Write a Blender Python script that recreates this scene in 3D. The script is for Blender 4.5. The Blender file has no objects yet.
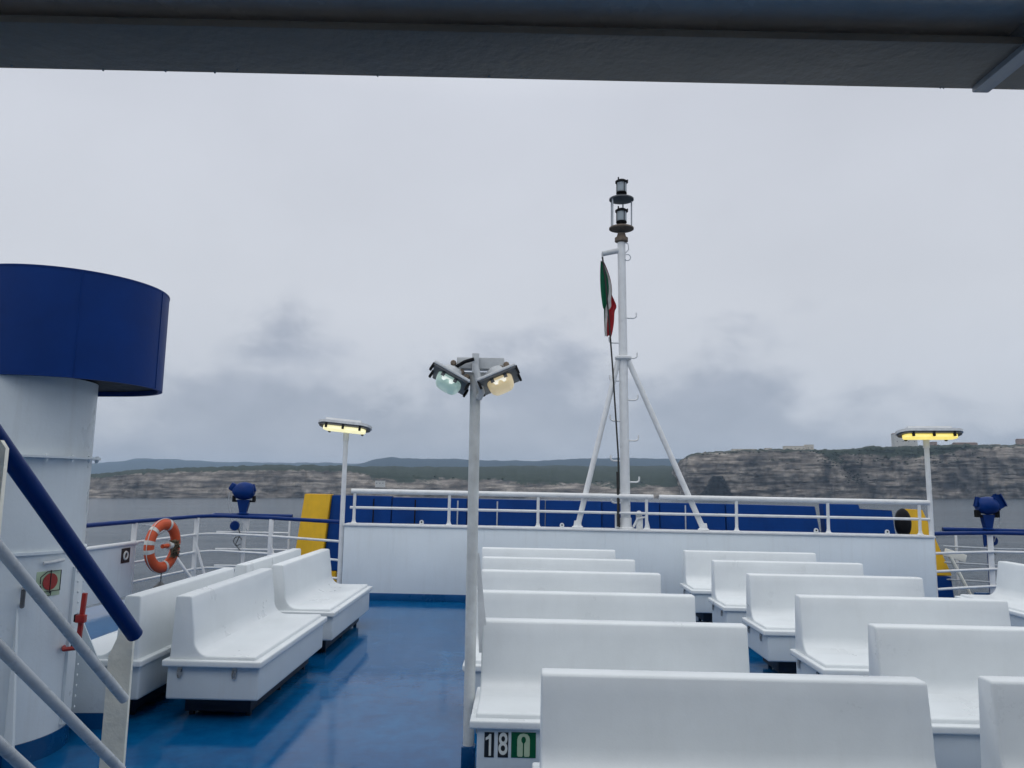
import bpy, bmesh, math, random
from mathutils import Vector, Matrix, noise
random.seed(4)
SC = bpy.context.scene
COL = SC.collection
PI = math.pi
V = Vector

# ------------------------------------------------------------------ camera
F, EYE = 769.0, 1.77
TH, PS, RO = math.atan(97.8/769), math.radians(.89), .02
fh = V((-math.sin(PS), math.cos(PS), 0)); r0 = V((math.cos(PS), math.sin(PS), 0)); z0 = V((0, 0, 1))
fw = fh*math.cos(TH)+z0*math.sin(TH); u1 = z0*math.cos(TH)-fh*math.sin(TH)
ri = r0*math.cos(RO)+u1*math.sin(RO); up = u1*math.cos(RO)-r0*math.sin(RO)
cam = bpy.data.objects.new('camera', bpy.data.cameras.new('camera')); COL.objects.link(cam)
M = Matrix.Identity(4)
for i in range(3):
    M[i][0], M[i][1], M[i][2] = ri[i], up[i], -fw[i]
M[2][3] = EYE
cam.matrix_world = M
cam.data.sensor_width = 36; cam.data.lens = 36*F/1024
cam.data.clip_start = .05; cam.data.clip_end = 30000
SC.camera = cam
# level frame of the sea: the ship heels a little, so sea and coast are tilted in ship axes
TE = math.atan(106/769)
e_up = up*math.cos(TE)+fw*math.sin(TE); e_fw = fw*math.cos(TE)-up*math.sin(TE); e_ri = ri.copy()
SEA = -13.0
ENV = Matrix.Identity(4)
for i in range(3):
    ENV[i][0], ENV[i][1], ENV[i][2] = e_ri[i], e_fw[i], e_up[i]
ENV[2][3] = EYE
def lev(x, y, D):          # sight line of a survey point -> level coordinates at distance D
    a, b = (x-512)/F, -(y-384)/F
    f = math.cos(TE)-b*math.sin(TE); u = b*math.cos(TE)+math.sin(TE)
    return V((D*a/f, D, D*u/f))
def itp(tab, x):
    if x <= tab[0][0]: return tab[0][1]
    for (x0, y0), (x1, y1) in zip(tab, tab[1:]):
        if x <= x1:
            t = (x-x0)/(x1-x0); t = t*t*(3-2*t)*.6+t*.4
            return y0+(y1-y0)*t
    return tab[-1][1]

# ------------------------------------------------------------------ materials
def newmat(name):
    m = bpy.data.materials.new(name); m.use_nodes = True
    nt = m.node_tree; b = nt.nodes['Principled BSDF']
    return m, nt, b
def nd(nt, t, **k):
    n = nt.nodes.new(t)
    for a, v in k.items():
        if a[0] == '_': n.inputs[a[1:].replace('_', ' ')].default_value = v
        else: setattr(n, a, v)
    return n
def ramp(nt, stops, interp='LINEAR'):
    r = nt.nodes.new('ShaderNodeValToRGB'); r.color_ramp.interpolation = interp
    el = r.color_ramp.elements
    while len(el) < len(stops): el.new(.5)
    for e, (p, c) in zip(el, stops):
        e.position = p; e.color = c if len(c) == 4 else (*c, 1)
    return r
def g(v): return (v, v, v, 1)
def paint(name, col, rough=.35, var=.12, scale=3.0, bump=.06, bscale=60, rust=0, coat=0, spec=.5, dirt=(.25, .22, .17), stain=.0, metal=0):
    m, nt, b = newmat(name); L = nt.links.new
    tc = nd(nt, 'ShaderNodeTexCoord')
    oi = nd(nt, 'ShaderNodeObjectInfo'); va = nd(nt, 'ShaderNodeVectorMath', operation='MULTIPLY_ADD'); L(oi.outputs['Random'], va.inputs[0]); va.inputs[1].default_value = (37, 23, 51); L(tc.outputs['Object'], va.inputs[2]); OBJ = va.outputs['Vector']
    n1 = nd(nt, 'ShaderNodeTexNoise', _Scale=scale, _Detail=6, _Roughness=.6); L(OBJ, n1.inputs['Vector'])
    r1 = ramp(nt, [(.3, g(1-var)), (.7, g(1.0))]); L(n1.outputs['Fac'], r1.inputs['Fac'])
    mx = nd(nt, 'ShaderNodeMix', data_type='RGBA', blend_type='MULTIPLY'); mx.inputs['Factor'].default_value = 1
    mx.inputs['A'].default_value = (*col, 1); L(r1.outputs['Color'], mx.inputs['B'])
    out = mx.outputs['Result']
    if stain:
        mp = nd(nt, 'ShaderNodeMapping'); mp.inputs['Scale'].default_value = (14, 14, 1.2); L(OBJ, mp.inputs['Vector'])
        n2 = nd(nt, 'ShaderNodeTexNoise', _Scale=1.0, _Detail=5, _Roughness=.65); L(mp.outputs['Vector'], n2.inputs['Vector'])
        r2 = ramp(nt, [(.52, g(0)), (.8, g(stain))]); L(n2.outputs['Fac'], r2.inputs['Fac'])
        m2 = nd(nt, 'ShaderNodeMix', data_type='RGBA'); L(r2.outputs['Color'], m2.inputs['Factor']); L(out, m2.inputs['A'])
        m2.inputs['B'].default_value = (*dirt, 1); out = m2.outputs['Result']
    if rust:
        n3 = nd(nt, 'ShaderNodeTexNoise', _Scale=scale*7, _Detail=8, _Roughness=.7); L(OBJ, n3.inputs['Vector'])
        r3 = ramp(nt, [(.5+.16*(1-rust), g(0)), (.62+.16*(1-rust), g(1))]); L(n3.outputs['Fac'], r3.inputs['Fac'])
        m3 = nd(nt, 'ShaderNodeMix', data_type='RGBA'); L(r3.outputs['Color'], m3.inputs['Factor']); L(out, m3.inputs['A'])
        m3.inputs['B'].default_value = (.17, .07, .025, 1); out = m3.outputs['Result']
    L(out, b.inputs['Base Color'])
    rr = ramp(nt, [(.3, g(max(.02, rough-.1))), (.7, g(rough+.1))]); L(n1.outputs['Fac'], rr.inputs['Fac']); L(rr.outputs['Color'], b.inputs['Roughness'])
    b.inputs['Specular IOR Level'].default_value = spec
    b.inputs['Metallic'].default_value = metal
    if coat: b.inputs['Coat Weight'].default_value = coat; b.inputs['Coat Roughness'].default_value = .08
    if bump:
        n4 = nd(nt, 'ShaderNodeTexNoise', _Scale=bscale, _Detail=3); L(tc.outputs['Object'], n4.inputs['Vector'])
        n5 = nd(nt, 'ShaderNodeTexNoise', _Scale=bscale/12, _Detail=3); L(tc.outputs['Object'], n5.inputs['Vector'])
        ad = nd(nt, 'ShaderNodeMath', operation='MULTIPLY_ADD'); L(n5.outputs['Fac'], ad.inputs[0]); ad.inputs[1].default_value = 3; L(n4.outputs['Fac'], ad.inputs[2])
        bp = nd(nt, 'ShaderNodeBump', _Strength=bump, _Distance=.01); L(ad.outputs[0], bp.inputs['Height']); L(bp.outputs['Normal'], b.inputs['Normal'])
    return m
def glow(name, col, s, base=(.8, .8, .75)):
    m, nt, b = newmat(name)
    b.inputs['Base Color'].default_value = (*base, 1); b.inputs['Roughness'].default_value = .2
    b.inputs['Emission Color'].default_value = (*col, 1); b.inputs['Emission Strength'].default_value = s
    return m
MT = {}
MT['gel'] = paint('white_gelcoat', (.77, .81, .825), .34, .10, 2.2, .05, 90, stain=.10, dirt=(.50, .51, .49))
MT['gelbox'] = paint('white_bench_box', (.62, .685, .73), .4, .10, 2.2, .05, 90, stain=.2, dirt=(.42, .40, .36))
MT['white'] = paint('white_paint', (.70, .76, .79), .35, .12, 1.6, .10, 40, stain=.22, dirt=(.42, .41, .38))
MT['wall'] = paint('bulwark_paint', (.76, .83, .87), .42, .10, .9, .10, 30, stain=.16, dirt=(.45, .44, .42))
MT['rail'] = paint('rail_white', (.76, .78, .79), .35, .15, 8, .1, 60, rust=.12)
MT['cream'] = paint('worn_cream_paint', (.90, .885, .78), .45, .12, 12, .35, 40, rust=.0)
MT['pole'] = paint('weathered_pole', (.70, .725, .715), .42, .25, 9, .25, 50, rust=.04, stain=.35, dirt=(.42, .40, .30))
MT['greyrail'] = paint('wet_grey_rail', (.48, .52, .56), .3, .2, 12, .15, 60)
MT['barwhite'] = paint('bar_white', (.62, .66, .69), .3, .2, 12, .15, 60)
MT['blue'] = paint('blue_rail_paint', (.001, .030, .17), .4, .25, 6, .12, 50, spec=.16)
MT['capblue'] = paint('funnel_blue', (.001, .034, .19), .5, .35, 1.2, .12, 22, spec=.16)
MT['panel'] = paint('blue_panel', (.001, .048, .24), .55, .3, 1.5, .12, 20, stain=.2, dirt=(.005, .025, .10), spec=.15)
MT['kick'] = paint('blue_kick', (.002, .080, .24), .3, .3, 3, .15, 30)
MT['benchshade'] = paint('bench_shade_dark', (.003, .010, .026), .5, .3, 8, .1, 40)  # near-black colour standing in for the shade under the benches
MT['plinthblue'] = paint('plinth_blue', (.002, .030, .085), .35, .3, 8, .1, 40)
MT['yellow'] = paint('yellow_paint', (.84, .49, .010), .45, .2, 3, .1, 30, stain=.25, dirt=(.3, .19, .05))
MT['dark'] = paint('dark_rubber', (.008, .009, .012), .6, .3, 8, .1, 40, spec=.15)
MT['roof'] = paint('canopy_grey', (.88, .76, .66), .25, .25, 2, .25, 30, rust=.0)
MT['ribgrey'] = paint('rib_grey', (.40, .40, .40), .4, .2, 6, .2, 40)
MT['beam'] = paint('canopy_beam', (.30, .23, .165), .5, .25, 4, .3, 45, rust=.04)
MT['steel'] = paint('latch_steel', (.55, .54, .52), .3, .4, 30, .1, 80, rust=.35, metal=.6)
MT['grey'] = paint('lamp_grey', (.62, .65, .67), .4, .25, 14, .15, 60, rust=.25)
MT['darkgrey'] = paint('dark_grey_metal', (.10, .11, .12), .4, .3, 14, .15, 60, rust=.2)
MT['rust'] = paint('rusty_metal', (.20, .155, .115), .7, .5, 30, .4, 60, rust=.35)
MT['red'] = paint('red_paint', (.33, .018, .014), .35, .2, 8, .1, 50)
MT['orange'] = paint('lifebuoy_orange', (.62, .085, .02), .5, .2, 10, .12, 60)
MT['tape'] = paint('reflective_tape', (.60, .61, .58), .4, .2, 20, .05, 60)
MT['rope'] = paint('weathered_rope', (.14, .10, .055), .8, .4, 40, .3, 120)
MT['darkrope'] = paint('dark_rope', (.03, .03, .03), .8, .4, 40, .3, 120)
MT['black'] = paint('black_sticker', (.012, .013, .015), .35, .2, 20, 0)
MT['green'] = paint('green_sticker', (.0, .10, .035), .35, .25, 30, 0)
MT['palegreen'] = paint('pale_green_sticker', (.46, .58, .40), .4, .15, 20, 0)
MT['stickwhite'] = paint('sticker_white', (.72, .74, .70), .4, .1, 20, 0)
MT['flaggreen'] = paint('flag_green', (.0, .17, .085), .8, .3, 12, .1, 80)
MT['flagwhite'] = paint('flag_white', (.75, .75, .74), .8, .15, 12, .1, 80)
MT['flagred'] = paint('flag_red', (.50, .025, .04), .8, .3, 12, .1, 80)
MT['plaster'] = paint('pale_plaster', (.66, .61, .53), .9, .25, .2, 0)
MT['plasterwhite'] = paint('white_plaster', (.55, .55, .53), .9, .15, .2, 0)
MT['plasterpink'] = paint('dull_pink_plaster', (.33, .24, .2), .9, .2, .2, 0)
MT['rooftile'] = paint('roof_tiles', (.2, .13, .1), .9, .3, .5, 0)
MT['window'] = paint('dark_window', (.02, .025, .03), .3, .2, 1, 0)
MT['tubeL'] = glow('pale_yellow_tube', (1, .93, .48), .85)
MT['tubeR'] = glow('deep_yellow_tube', (1, .78, .07), .88)
MT['floodcool'] = glow('cool_flood_glass', (.62, .92, .80), .20, (.56, .70, .63))
MT['floodwarm'] = glow('warm_flood_glass', (1, .78, .42), .32, (.75, .64, .42))
MT['bulbcool'] = glow('cool_bulb', (.80, 1, .92), .42)
MT['bulbwarm'] = glow('warm_bulb', (1, .90, .64), .42)
def glass():
    m, nt, b = newmat('lantern_glass')
    b.inputs['Base Color'].default_value = (.40, .46, .50, 1); b.inputs['Roughness'].default_value = .10
    b.inputs['Transmission Weight'].default_value = .25; b.inputs['IOR'].default_value = 1.3
    return m
MT['glass'] = glass()
def deckmat():
    m, nt, b = newmat('wet_blue_deck'); L = nt.links.new
    tc = nd(nt, 'ShaderNodeTexCoord')
    n1 = nd(nt, 'ShaderNodeTexNoise', _Scale=.9, _Detail=7, _Roughness=.62, _Distortion=.6); L(tc.outputs['Object'], n1.inputs['Vector'])
    n2 = nd(nt, 'ShaderNodeTexNoise', _Scale=6, _Detail=6, _Roughness=.7); L(tc.outputs['Object'], n2.inputs['Vector'])
    n3 = nd(nt, 'ShaderNodeTexNoise', _Scale=70, _Detail=3); L(tc.outputs['Object'], n3.inputs['Vector'])
    c = ramp(nt, [(.30, (.001, .072, .205)), (.50, (.0015, .094, .25)), (.72, (.003, .122, .30))]); L(n2.outputs['Fac'], c.inputs['Fac'])
    wet = ramp(nt, [(.46, g(1)), (.60, g(0))]); L(n1.outputs['Fac'], wet.inputs['Fac'])
    dk = nd(nt, 'ShaderNodeMix', data_type='RGBA', blend_type='MULTIPLY'); L(wet.outputs['Color'], dk.inputs['Factor'])
    L(c.outputs['Color'], dk.inputs['A']); dk.inputs['B'].default_value = (.74, .78, .84, 1)
    # worn scuffs, slightly paler
    v = nd(nt, 'ShaderNodeTexVoronoi', _Scale=2.3, feature='DISTANCE_TO_EDGE'); L(tc.outputs['Object'], v.inputs['Vector'])
    L(dk.outputs['Result'], b.inputs['Base Color'])
    ro = ramp(nt, [(0, g(.085)), (1, g(.025))]); L(wet.outputs['Color'], ro.inputs['Fac']); L(ro.outputs['Color'], b.inputs['Roughness'])
    b.inputs['Specular IOR Level'].default_value = .21
    st = nd(nt, 'ShaderNodeMapRange', _To_Min=.09, _To_Max=.045); L(wet.outputs['Color'], st.inputs['Value'])
    n6 = nd(nt, 'ShaderNodeTexNoise', _Scale=9, _Detail=4, _Roughness=.55, _Distortion=.5); L(tc.outputs['Object'], n6.inputs['Vector'])
    ad = nd(nt, 'ShaderNodeMath', operation='MULTIPLY_ADD'); L(n6.outputs['Fac'], ad.inputs[0]); ad.inputs[1].default_value = 3.0; L(n3.outputs['Fac'], ad.inputs[2])
    bp = nd(nt, 'ShaderNodeBump', _Distance=.006); L(ad.outputs[0], bp.inputs['Height']); L(st.outputs['Result'], bp.inputs['Strength']); L(bp.outputs['Normal'], b.inputs['Normal'])
    return m
MT['deck'] = deckmat()
def seamat():
    m, nt, b = newmat('sea_water'); L = nt.links.new
    tc = nd(nt, 'ShaderNodeTexCoord')
    mp = nd(nt, 'ShaderNodeMapping'); mp.inputs['Scale'].default_value = (.55, 1, 1); mp.inputs['Rotation'].default_value = (0, 0, .35); L(tc.outputs['Object'], mp.inputs['Vector'])
    n1 = nd(nt, 'ShaderNodeTexNoise', _Scale=.10, _Detail=8, _Roughness=.62); L(mp.outputs['Vector'], n1.inputs['Vector'])
    n2 = nd(nt, 'ShaderNodeTexNoise', _Scale=.012, _Detail=4); L(mp.outputs['Vector'], n2.inputs['Vector'])
    c = ramp(nt, [(.35, (.046, .068, .092)), (.65, (.066, .094, .122))]); L(n2.outputs['Fac'], c.inputs['Fac']); L(c.outputs['Color'], b.inputs['Base Color'])
    b.inputs['Roughness'].default_value = .12; b.inputs['IOR'].default_value = 1.333
    n7 = nd(nt, 'ShaderNodeTexNoise', _Scale=.05, _Detail=7, _Roughness=.7, _Distortion=.4); L(mp.outputs['Vector'], n7.inputs['Vector'])
    a7 = nd(nt, 'ShaderNodeMath', operation='MULTIPLY_ADD'); L(n7.outputs['Fac'], a7.inputs[0]); a7.inputs[1].default_value = 2.4; L(n1.outputs['Fac'], a7.inputs[2])
    bp = nd(nt, 'ShaderNodeBump', _Strength=1.0, _Distance=1.6); L(a7.outputs[0], bp.inputs['Height']); L(bp.outputs['Normal'], b.inputs['Normal'])
    return m
MT['sea'] = seamat()
def rockmat(name, c0, c1, c2, dark, veg):
    m, nt, b = newmat(name); L = nt.links.new
    tc = nd(nt, 'ShaderNodeTexCoord')
    mp = nd(nt, 'ShaderNodeMapping'); mp.inputs['Scale'].default_value = (.014, .014, .15); L(tc.outputs['Object'], mp.inputs['Vector'])
    n1 = nd(nt, 'ShaderNodeTexNoise', _Scale=1, _Detail=7, _Roughness=.58, _Distortion=.8); L(mp.outputs['Vector'], n1.inputs['Vector'])
    n2 = nd(nt, 'ShaderNodeTexNoise', _Scale=.05, _Detail=9, _Roughness=.7); L(tc.outputs['Object'], n2.inputs['Vector'])
    c = ramp(nt, [(.36, c0), (.5, c1), (.62, c2)]); L(n1.outputs['Fac'], c.inputs['Fac'])
    d = ramp(nt, [(.38, g(.50)), (.56, g(1))]); L(n2.outputs['Fac'], d.inputs['Fac'])
    mx = nd(nt, 'ShaderNodeMix', data_type='RGBA', blend_type='MULTIPLY'); mx.inputs['Factor'].default_value = 1
    L(c.outputs['Color'], mx.inputs['A']); L(d.outputs['Color'], mx.inputs['B'])
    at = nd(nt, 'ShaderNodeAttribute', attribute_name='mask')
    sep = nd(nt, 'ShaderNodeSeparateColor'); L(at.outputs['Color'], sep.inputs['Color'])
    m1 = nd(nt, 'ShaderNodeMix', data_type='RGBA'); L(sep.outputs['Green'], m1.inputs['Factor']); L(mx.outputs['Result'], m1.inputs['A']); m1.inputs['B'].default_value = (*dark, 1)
    n3 = nd(nt, 'ShaderNodeTexNoise', _Scale=.09, _Detail=7, _Roughness=.7); L(tc.outputs['Object'], n3.inputs['Vector'])
    ad = nd(nt, 'ShaderNodeMath', operation='ADD'); L(sep.outputs['Red'], ad.inputs[0]); L(n3.outputs['Fac'], ad.inputs[1])
    vr = ramp(nt, [(.92/2, g(0)), (1.08/2, g(1))])
    hf = nd(nt, 'ShaderNodeMath', operation='MULTIPLY'); L(ad.outputs[0], hf.inputs[0]); hf.inputs[1].default_value = .5; L(hf.outputs[0], vr.inputs['Fac'])
    vc = ramp(nt, [(.35, veg), (.65, (veg[0]*1.7, veg[1]*1.6, veg[2]*1.6))]); L(n2.outputs['Fac'], vc.inputs['Fac'])
    m2 = nd(nt, 'ShaderNodeMix', data_type='RGBA'); L(vr.outputs['Color'], m2.inputs['Factor']); L(m1.outputs['Result'], m2.inputs['A']); L(vc.outputs['Color'], m2.inputs['B'])
    L(m2.outputs['Result'], b.inputs['Base Color']); b.inputs['Roughness'].default_value = .95; b.inputs['Specular IOR Level'].default_value = .1
    bp = nd(nt, 'ShaderNodeBump', _Strength=.8, _Distance=3); L(n1.outputs['Fac'], bp.inputs['Height']); L(bp.outputs['Normal'], b.inputs['Normal'])
    return m
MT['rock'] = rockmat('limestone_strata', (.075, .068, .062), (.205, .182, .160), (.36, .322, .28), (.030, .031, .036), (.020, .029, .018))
MT['hill'] = rockmat('scrub_hills', (.03, .042, .05), (.035, .05, .058), (.045, .058, .065), (.03, .042, .05), (.012, .026, .040))
MT['scrub'] = paint('coastal_scrub', (.042, .052, .028), .95, .6, .05, 0, spec=.1)

# ------------------------------------------------------------------ mesh helpers
def nb(): return bmesh.new()
def tube(bm, pts, r, seg=12, cap=True, r1=None):
    pts = [V(p) for p in pts]; rings = []
    n = len(pts); t = (pts[1]-pts[0]).normalized()
    a = V((0, 0, 1)) if abs(t.z) < .9 else V((1, 0, 0))
    u = t.cross(a).normalized()
    for i, p in enumerate(pts):
        if i == 0: tt = (pts[1]-p).normalized()
        elif i == n-1: tt = (p-pts[i-1]).normalized()
        else: tt = ((p-pts[i-1]).normalized()+(pts[i+1]-p).normalized()).normalized()
        u = (u-tt*u.dot(tt)).normalized(); w = tt.cross(u)
        rr = r if r1 is None else r+(r1-r)*i/(n-1)
        rings.append([bm.verts.new(p+(u*math.cos(2*PI*k/seg)+w*math.sin(2*PI*k/seg))*rr) for k in range(seg)])
    for A, B in zip(rings, rings[1:]):
        for k in range(seg): bm.faces.new((A[k], A[(k+1) % seg], B[(k+1) % seg], B[k]))
    if cap:
        bm.faces.new(rings[0][::-1]); bm.faces.new(rings[-1])
def box(bm, c, s, rot=None, bev=0, seg=2):
    r = bmesh.ops.create_cube(bm, size=1)
    vs = r['verts']; mt = Matrix.Translation(V(c)) @ (rot.to_4x4() if rot else Matrix.Identity(4)) @ Matrix.Diagonal((*s, 1))
    for v in vs: v.co = mt @ v.co
    if bev:
        es = list({e for v in vs for e in v.link_edges})
        bmesh.ops.bevel(bm, geom=es, offset=bev, segments=seg, affect='EDGES', profile=.6)
def rotz(a): return Matrix.Rotation(a, 3, 'Z')
def lathe(bm, prof, c=(0, 0, 0), rot=None, seg=24):
    c = V(c); rings = []
    for r, z in prof:
        if r < 1e-5:
            p = V((0, 0, z)); rings.append([bm.verts.new(c+((rot @ p) if rot else p))])
        else:
            ring = []
            for k in range(seg):
                p = V((r*math.cos(2*PI*k/seg), r*math.sin(2*PI*k/seg), z))
                ring.append(bm.verts.new(c+((rot @ p) if rot else p)))
            rings.append(ring)
    for A, B in zip(rings, rings[1:]):
        for k in range(seg):
            k1 = (k+1) % seg
            q = [A[k % len(A)], A[k1 % len(A)], B[k1 % len(B)], B[k % len(B)]]
            q = [v for i, v in enumerate(q) if v not in q[:i]]
            if len(q) > 2: bm.faces.new(q)
    if len(rings[0]) > 1: bm.faces.new(rings[0][::-1])
    if len(rings[-1]) > 1: bm.faces.new(rings[-1])
def prism(bm, poly, h0, h1, mt=None):        # poly in xy extruded along z, then mt
    mt = mt or Matrix.Identity(4)
    a = [bm.verts.new(mt @ V((x, y, h0))) for x, y in poly]; b = [bm.verts.new(mt @ V((x, y, h1))) for x, y in poly]
    n = len(poly)
    for i in range(n): bm.faces.new((a[i], a[(i+1) % n], b[(i+1) % n], b[i]))
    bm.faces.new(a[::-1]); bm.faces.new(b)
def frame(o, x, y):
    x = V(x).normalized(); z = x.cross(V(y)).normalized(); y = z.cross(x)
    m = Matrix.Identity(4)
    for i in range(3): m[i][0], m[i][1], m[i][2], m[i][3] = x[i], y[i], z[i], o[i]
    return m
def obj(name, bm, mat, parent=None, ang=38):
    o_off = V((0, 0, 0)); p = parent
    while p is not None: o_off += p.location; p = p.parent
    bmesh.ops.recalc_face_normals(bm, faces=bm.faces)
    for v in bm.verts: v.co -= o_off
    me = bpy.data.meshes.new(name); bm.to_mesh(me); bm.free()
    for m in (mat if isinstance(mat, (list, tuple)) else [mat]): me.materials.append(MT[m])
    for f in me.polygons: f.use_smooth = True
    me.set_sharp_from_angle(angle=math.radians(ang))
    o = bpy.data.objects.new(name, me); COL.objects.link(o)
    if parent: o.parent = parent
    return o
def tag(o, label, cat, group=None):
    o['label'] = label; o['category'] = cat
    if group: o['group'] = group
    return o
def thing(name, loc, label, cat, group=None):
    o = bpy.data.objects.new(name, None); COL.objects.link(o); o.location = loc; o.empty_display_size = .2
    return tag(o, label, cat, group)
def structure(o, k='structure'): o['kind'] = k; return o
def text_mesh(name, s, size, mt, mat, parent, depth=.002, sx=1.0):
    cu = bpy.data.curves.new('lettering', 'FONT'); cu.body = s; cu.size = size; cu.extrude = depth; cu.align_x = 'CENTER'; cu.align_y = 'CENTER'
    cu.offset = size*.012
    to = bpy.data.objects.new('lettering', cu); COL.objects.link(to)
    dg = bpy.context.evaluated_depsgraph_get()
    me = bpy.data.meshes.new_from_object(to.evaluated_get(dg)); bpy.data.objects.remove(to); bpy.data.curves.remove(cu)
    bm = nb(); bm.from_mesh(me); bpy.data.meshes.remove(me)
    for v in bm.verts: v.co = mt @ V((v.co.x*sx, v.co.y, v.co.z))
    return obj(name, bm, mat, parent)
def arc(c, r, a0, a1, n, ax=V((1, 0, 0)), ay=V((0, 0, 1))):
    return [V(c)+(ax*math.cos(a0+(a1-a0)*i/n)+ay*math.sin(a0+(a1-a0)*i/n))*r for i in range(n+1)]
def aty(x, y, Y):
    d = fw+ri*((x-512)/F)-up*((y-384)/F); return V((0, 0, EYE))+d*(Y/d.y)

# ------------------------------------------------------------------ setting: deck, sea, coast
bm = nb(); prism(bm, [(-5.72, -4), (9.6, -4), (9.6, 12.5), (7.4, 12.5), (6.2, 12.2), (-2.75, 12.2), (-4.0, 13.0), (-5.3, 13.1), (-5.72, 10.5)], -.35, 0)
structure(obj('deck', bm, 'deck'))

S = 9000
bm = nb(); vs = [bm.verts.new((x, y, SEA)) for x, y in ((-S, -600), (S, -600), (S, S), (-S, S))]; bm.faces.new(vs)
o = structure(obj('sea', bm, 'sea')); o.matrix_world = ENV

def terrain(name, x0, x1, step, Dw, cliff, back, rows, prows, mat, face, plate, mask, side=None):
    """strip of coast: cliff rows from the waterline to the cliff top, then plateau rows back to the far edge"""
    bm = nb(); cols = []; lay = bm.verts.layers.float_color.new('mask')
    n = int((x1-x0)/step)+1
    for i in range(n):
        px = x0+i*step; c = []
        D0 = Dw(px)
        yt = itp(cliff, px); top = lev(px, yt, D0).z; a = lev(px, yt, 1.0).x
        for j in range(rows+1):
            t = j/rows; h = SEA-4+(top-SEA+4)*t
            off, dz = face(px, t, h, top-SEA)
            c.append((V((a*(D0+off), D0+off, h+dz)), px, t))
        offt = c[-1][0].y
        D1, yb = back(px)
        zb = lev(px, yb, D1).z
        for j in range(1, prows+1):
            t = j/prows; D = offt+(D1-offt)*t**1.5
            z = c[rows][0].z+(zb-c[rows][0].z)*t**.9+plate(px, t)
            c.append((V((a*D, D, z)), px, 1+t))
        cols.append([bm.verts.new(p) for p, _, _ in c])
        for v, (p, q, t) in zip(cols[-1], c):
            v[lay] = (*mask(q, t, p), 1)
    for A, B in zip(cols, cols[1:]):
        for j in range(len(A)-1): bm.faces.new((A[j], B[j], B[j+1], A[j+1]))
    return bm
def fbm(x, y, z=0, o=4): return noise.fractal(V((x, y, z)), 1.0, 2.0, o)   # about -1..1

# left and middle coast
cl1 = [(-150, 474), (60, 478), (100, 477), (130, 473.5), (165, 472), (200, 470.8), (250, 470), (300, 469.6), (340, 470.5), (380, 474.5), (430, 476), (480, 478.5), (540, 479), (580, 481), (640, 482), (720, 482)]
bk1 = [(-150, 470), (90, 475), (150, 471.4), (200, 469.6), (250, 468.4), (350, 467.6), (450, 467), (550, 466), (720, 466)]
def face1(px, t, h, H):
    b = .35+.65*min(1, max(0, (px-340)/60))
    ledge = math.floor(t*7)/7
    off = 30*b*ledge+14*fbm(px*.03, h*.012)+6*fbm(px*.12, h*.05, 3)+40*b*t*t
    off += 26*max(0, fbm(px*.014, 7.7))
    return off, 1.0*fbm(px*.2, h*.1, 5) if 0 < t < 1 else (0 if t == 0 else 2.2*fbm(px*.15, 2.2)+1.2*fbm(px*.6, 3.1))
def mask1(px, t, p):
    if t > 1: return (.8, .0, 0)
    r = 0
    right = min(1, max(0, (px-340)/60))
    r = max(0, (t-.86)*4) if right < .5 else max(.0, (t-.42+.35*fbm(px*.02, t*1.5, 1.1))*1.25)
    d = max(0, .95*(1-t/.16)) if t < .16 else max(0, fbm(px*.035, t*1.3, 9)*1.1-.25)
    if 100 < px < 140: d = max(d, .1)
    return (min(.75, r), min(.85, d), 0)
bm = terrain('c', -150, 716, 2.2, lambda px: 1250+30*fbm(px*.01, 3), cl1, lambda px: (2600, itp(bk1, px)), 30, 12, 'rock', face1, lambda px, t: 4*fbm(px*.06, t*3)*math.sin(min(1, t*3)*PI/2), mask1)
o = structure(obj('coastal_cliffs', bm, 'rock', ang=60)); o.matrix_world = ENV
# right headland
cl2 = [(668, 480), (674, 468), (681, 460), (692, 455.2), (705, 453.4), (722, 452.4), (745, 451.2), (770, 451), (800, 450.2), (838, 451), (856, 450), (872, 447.6), (884, 448.6), (905, 448), (940, 447), (962, 446.4), (1024, 446.6), (1080, 444), (1250, 441)]
def Dw2(px):
    if px < 690: return 1150+(690-px)**2*.9
    return 1150+18*fbm(px*.012, 5)-25*min(1, max(0, (px-860)/60))
def face2(px, t, h, H):
    off = 12*fbm(px*.035, h*.012, 2)+6*fbm(px*.13, h*.06, 3)
    off += 7*math.floor(t*9+.6*fbm(px*.01, 1))/9
    off += 5*abs(fbm(px*.02, h*.16, 8))
    yy = 498-t*47
    lo, hi = 697-(yy-497)*.0+ (497-yy)*.62, 733-(497-yy)*.50     # triangular cave
    if lo < px < hi and yy > 473.5: off += 34*min(1, (px-lo)/3, (hi-px)/3)
    g1 = 838+(1-t)*26                              # gully
    off += 20*math.exp(-((px-g1)/8)**2)*(1-abs(t-.55))
    off += 16*math.exp(-((px-(985-(1-t)*10))/9)**2)
    off += 22*max(0, t-.75)*4*.6
    return off, (0 if t == 0 else .8*fbm(px*.2, h*.1, 5)+(1.8*fbm(px*.22, 4.2)+1.6*fbm(px*.7, 2.2) if t == 1 else 0))
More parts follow.
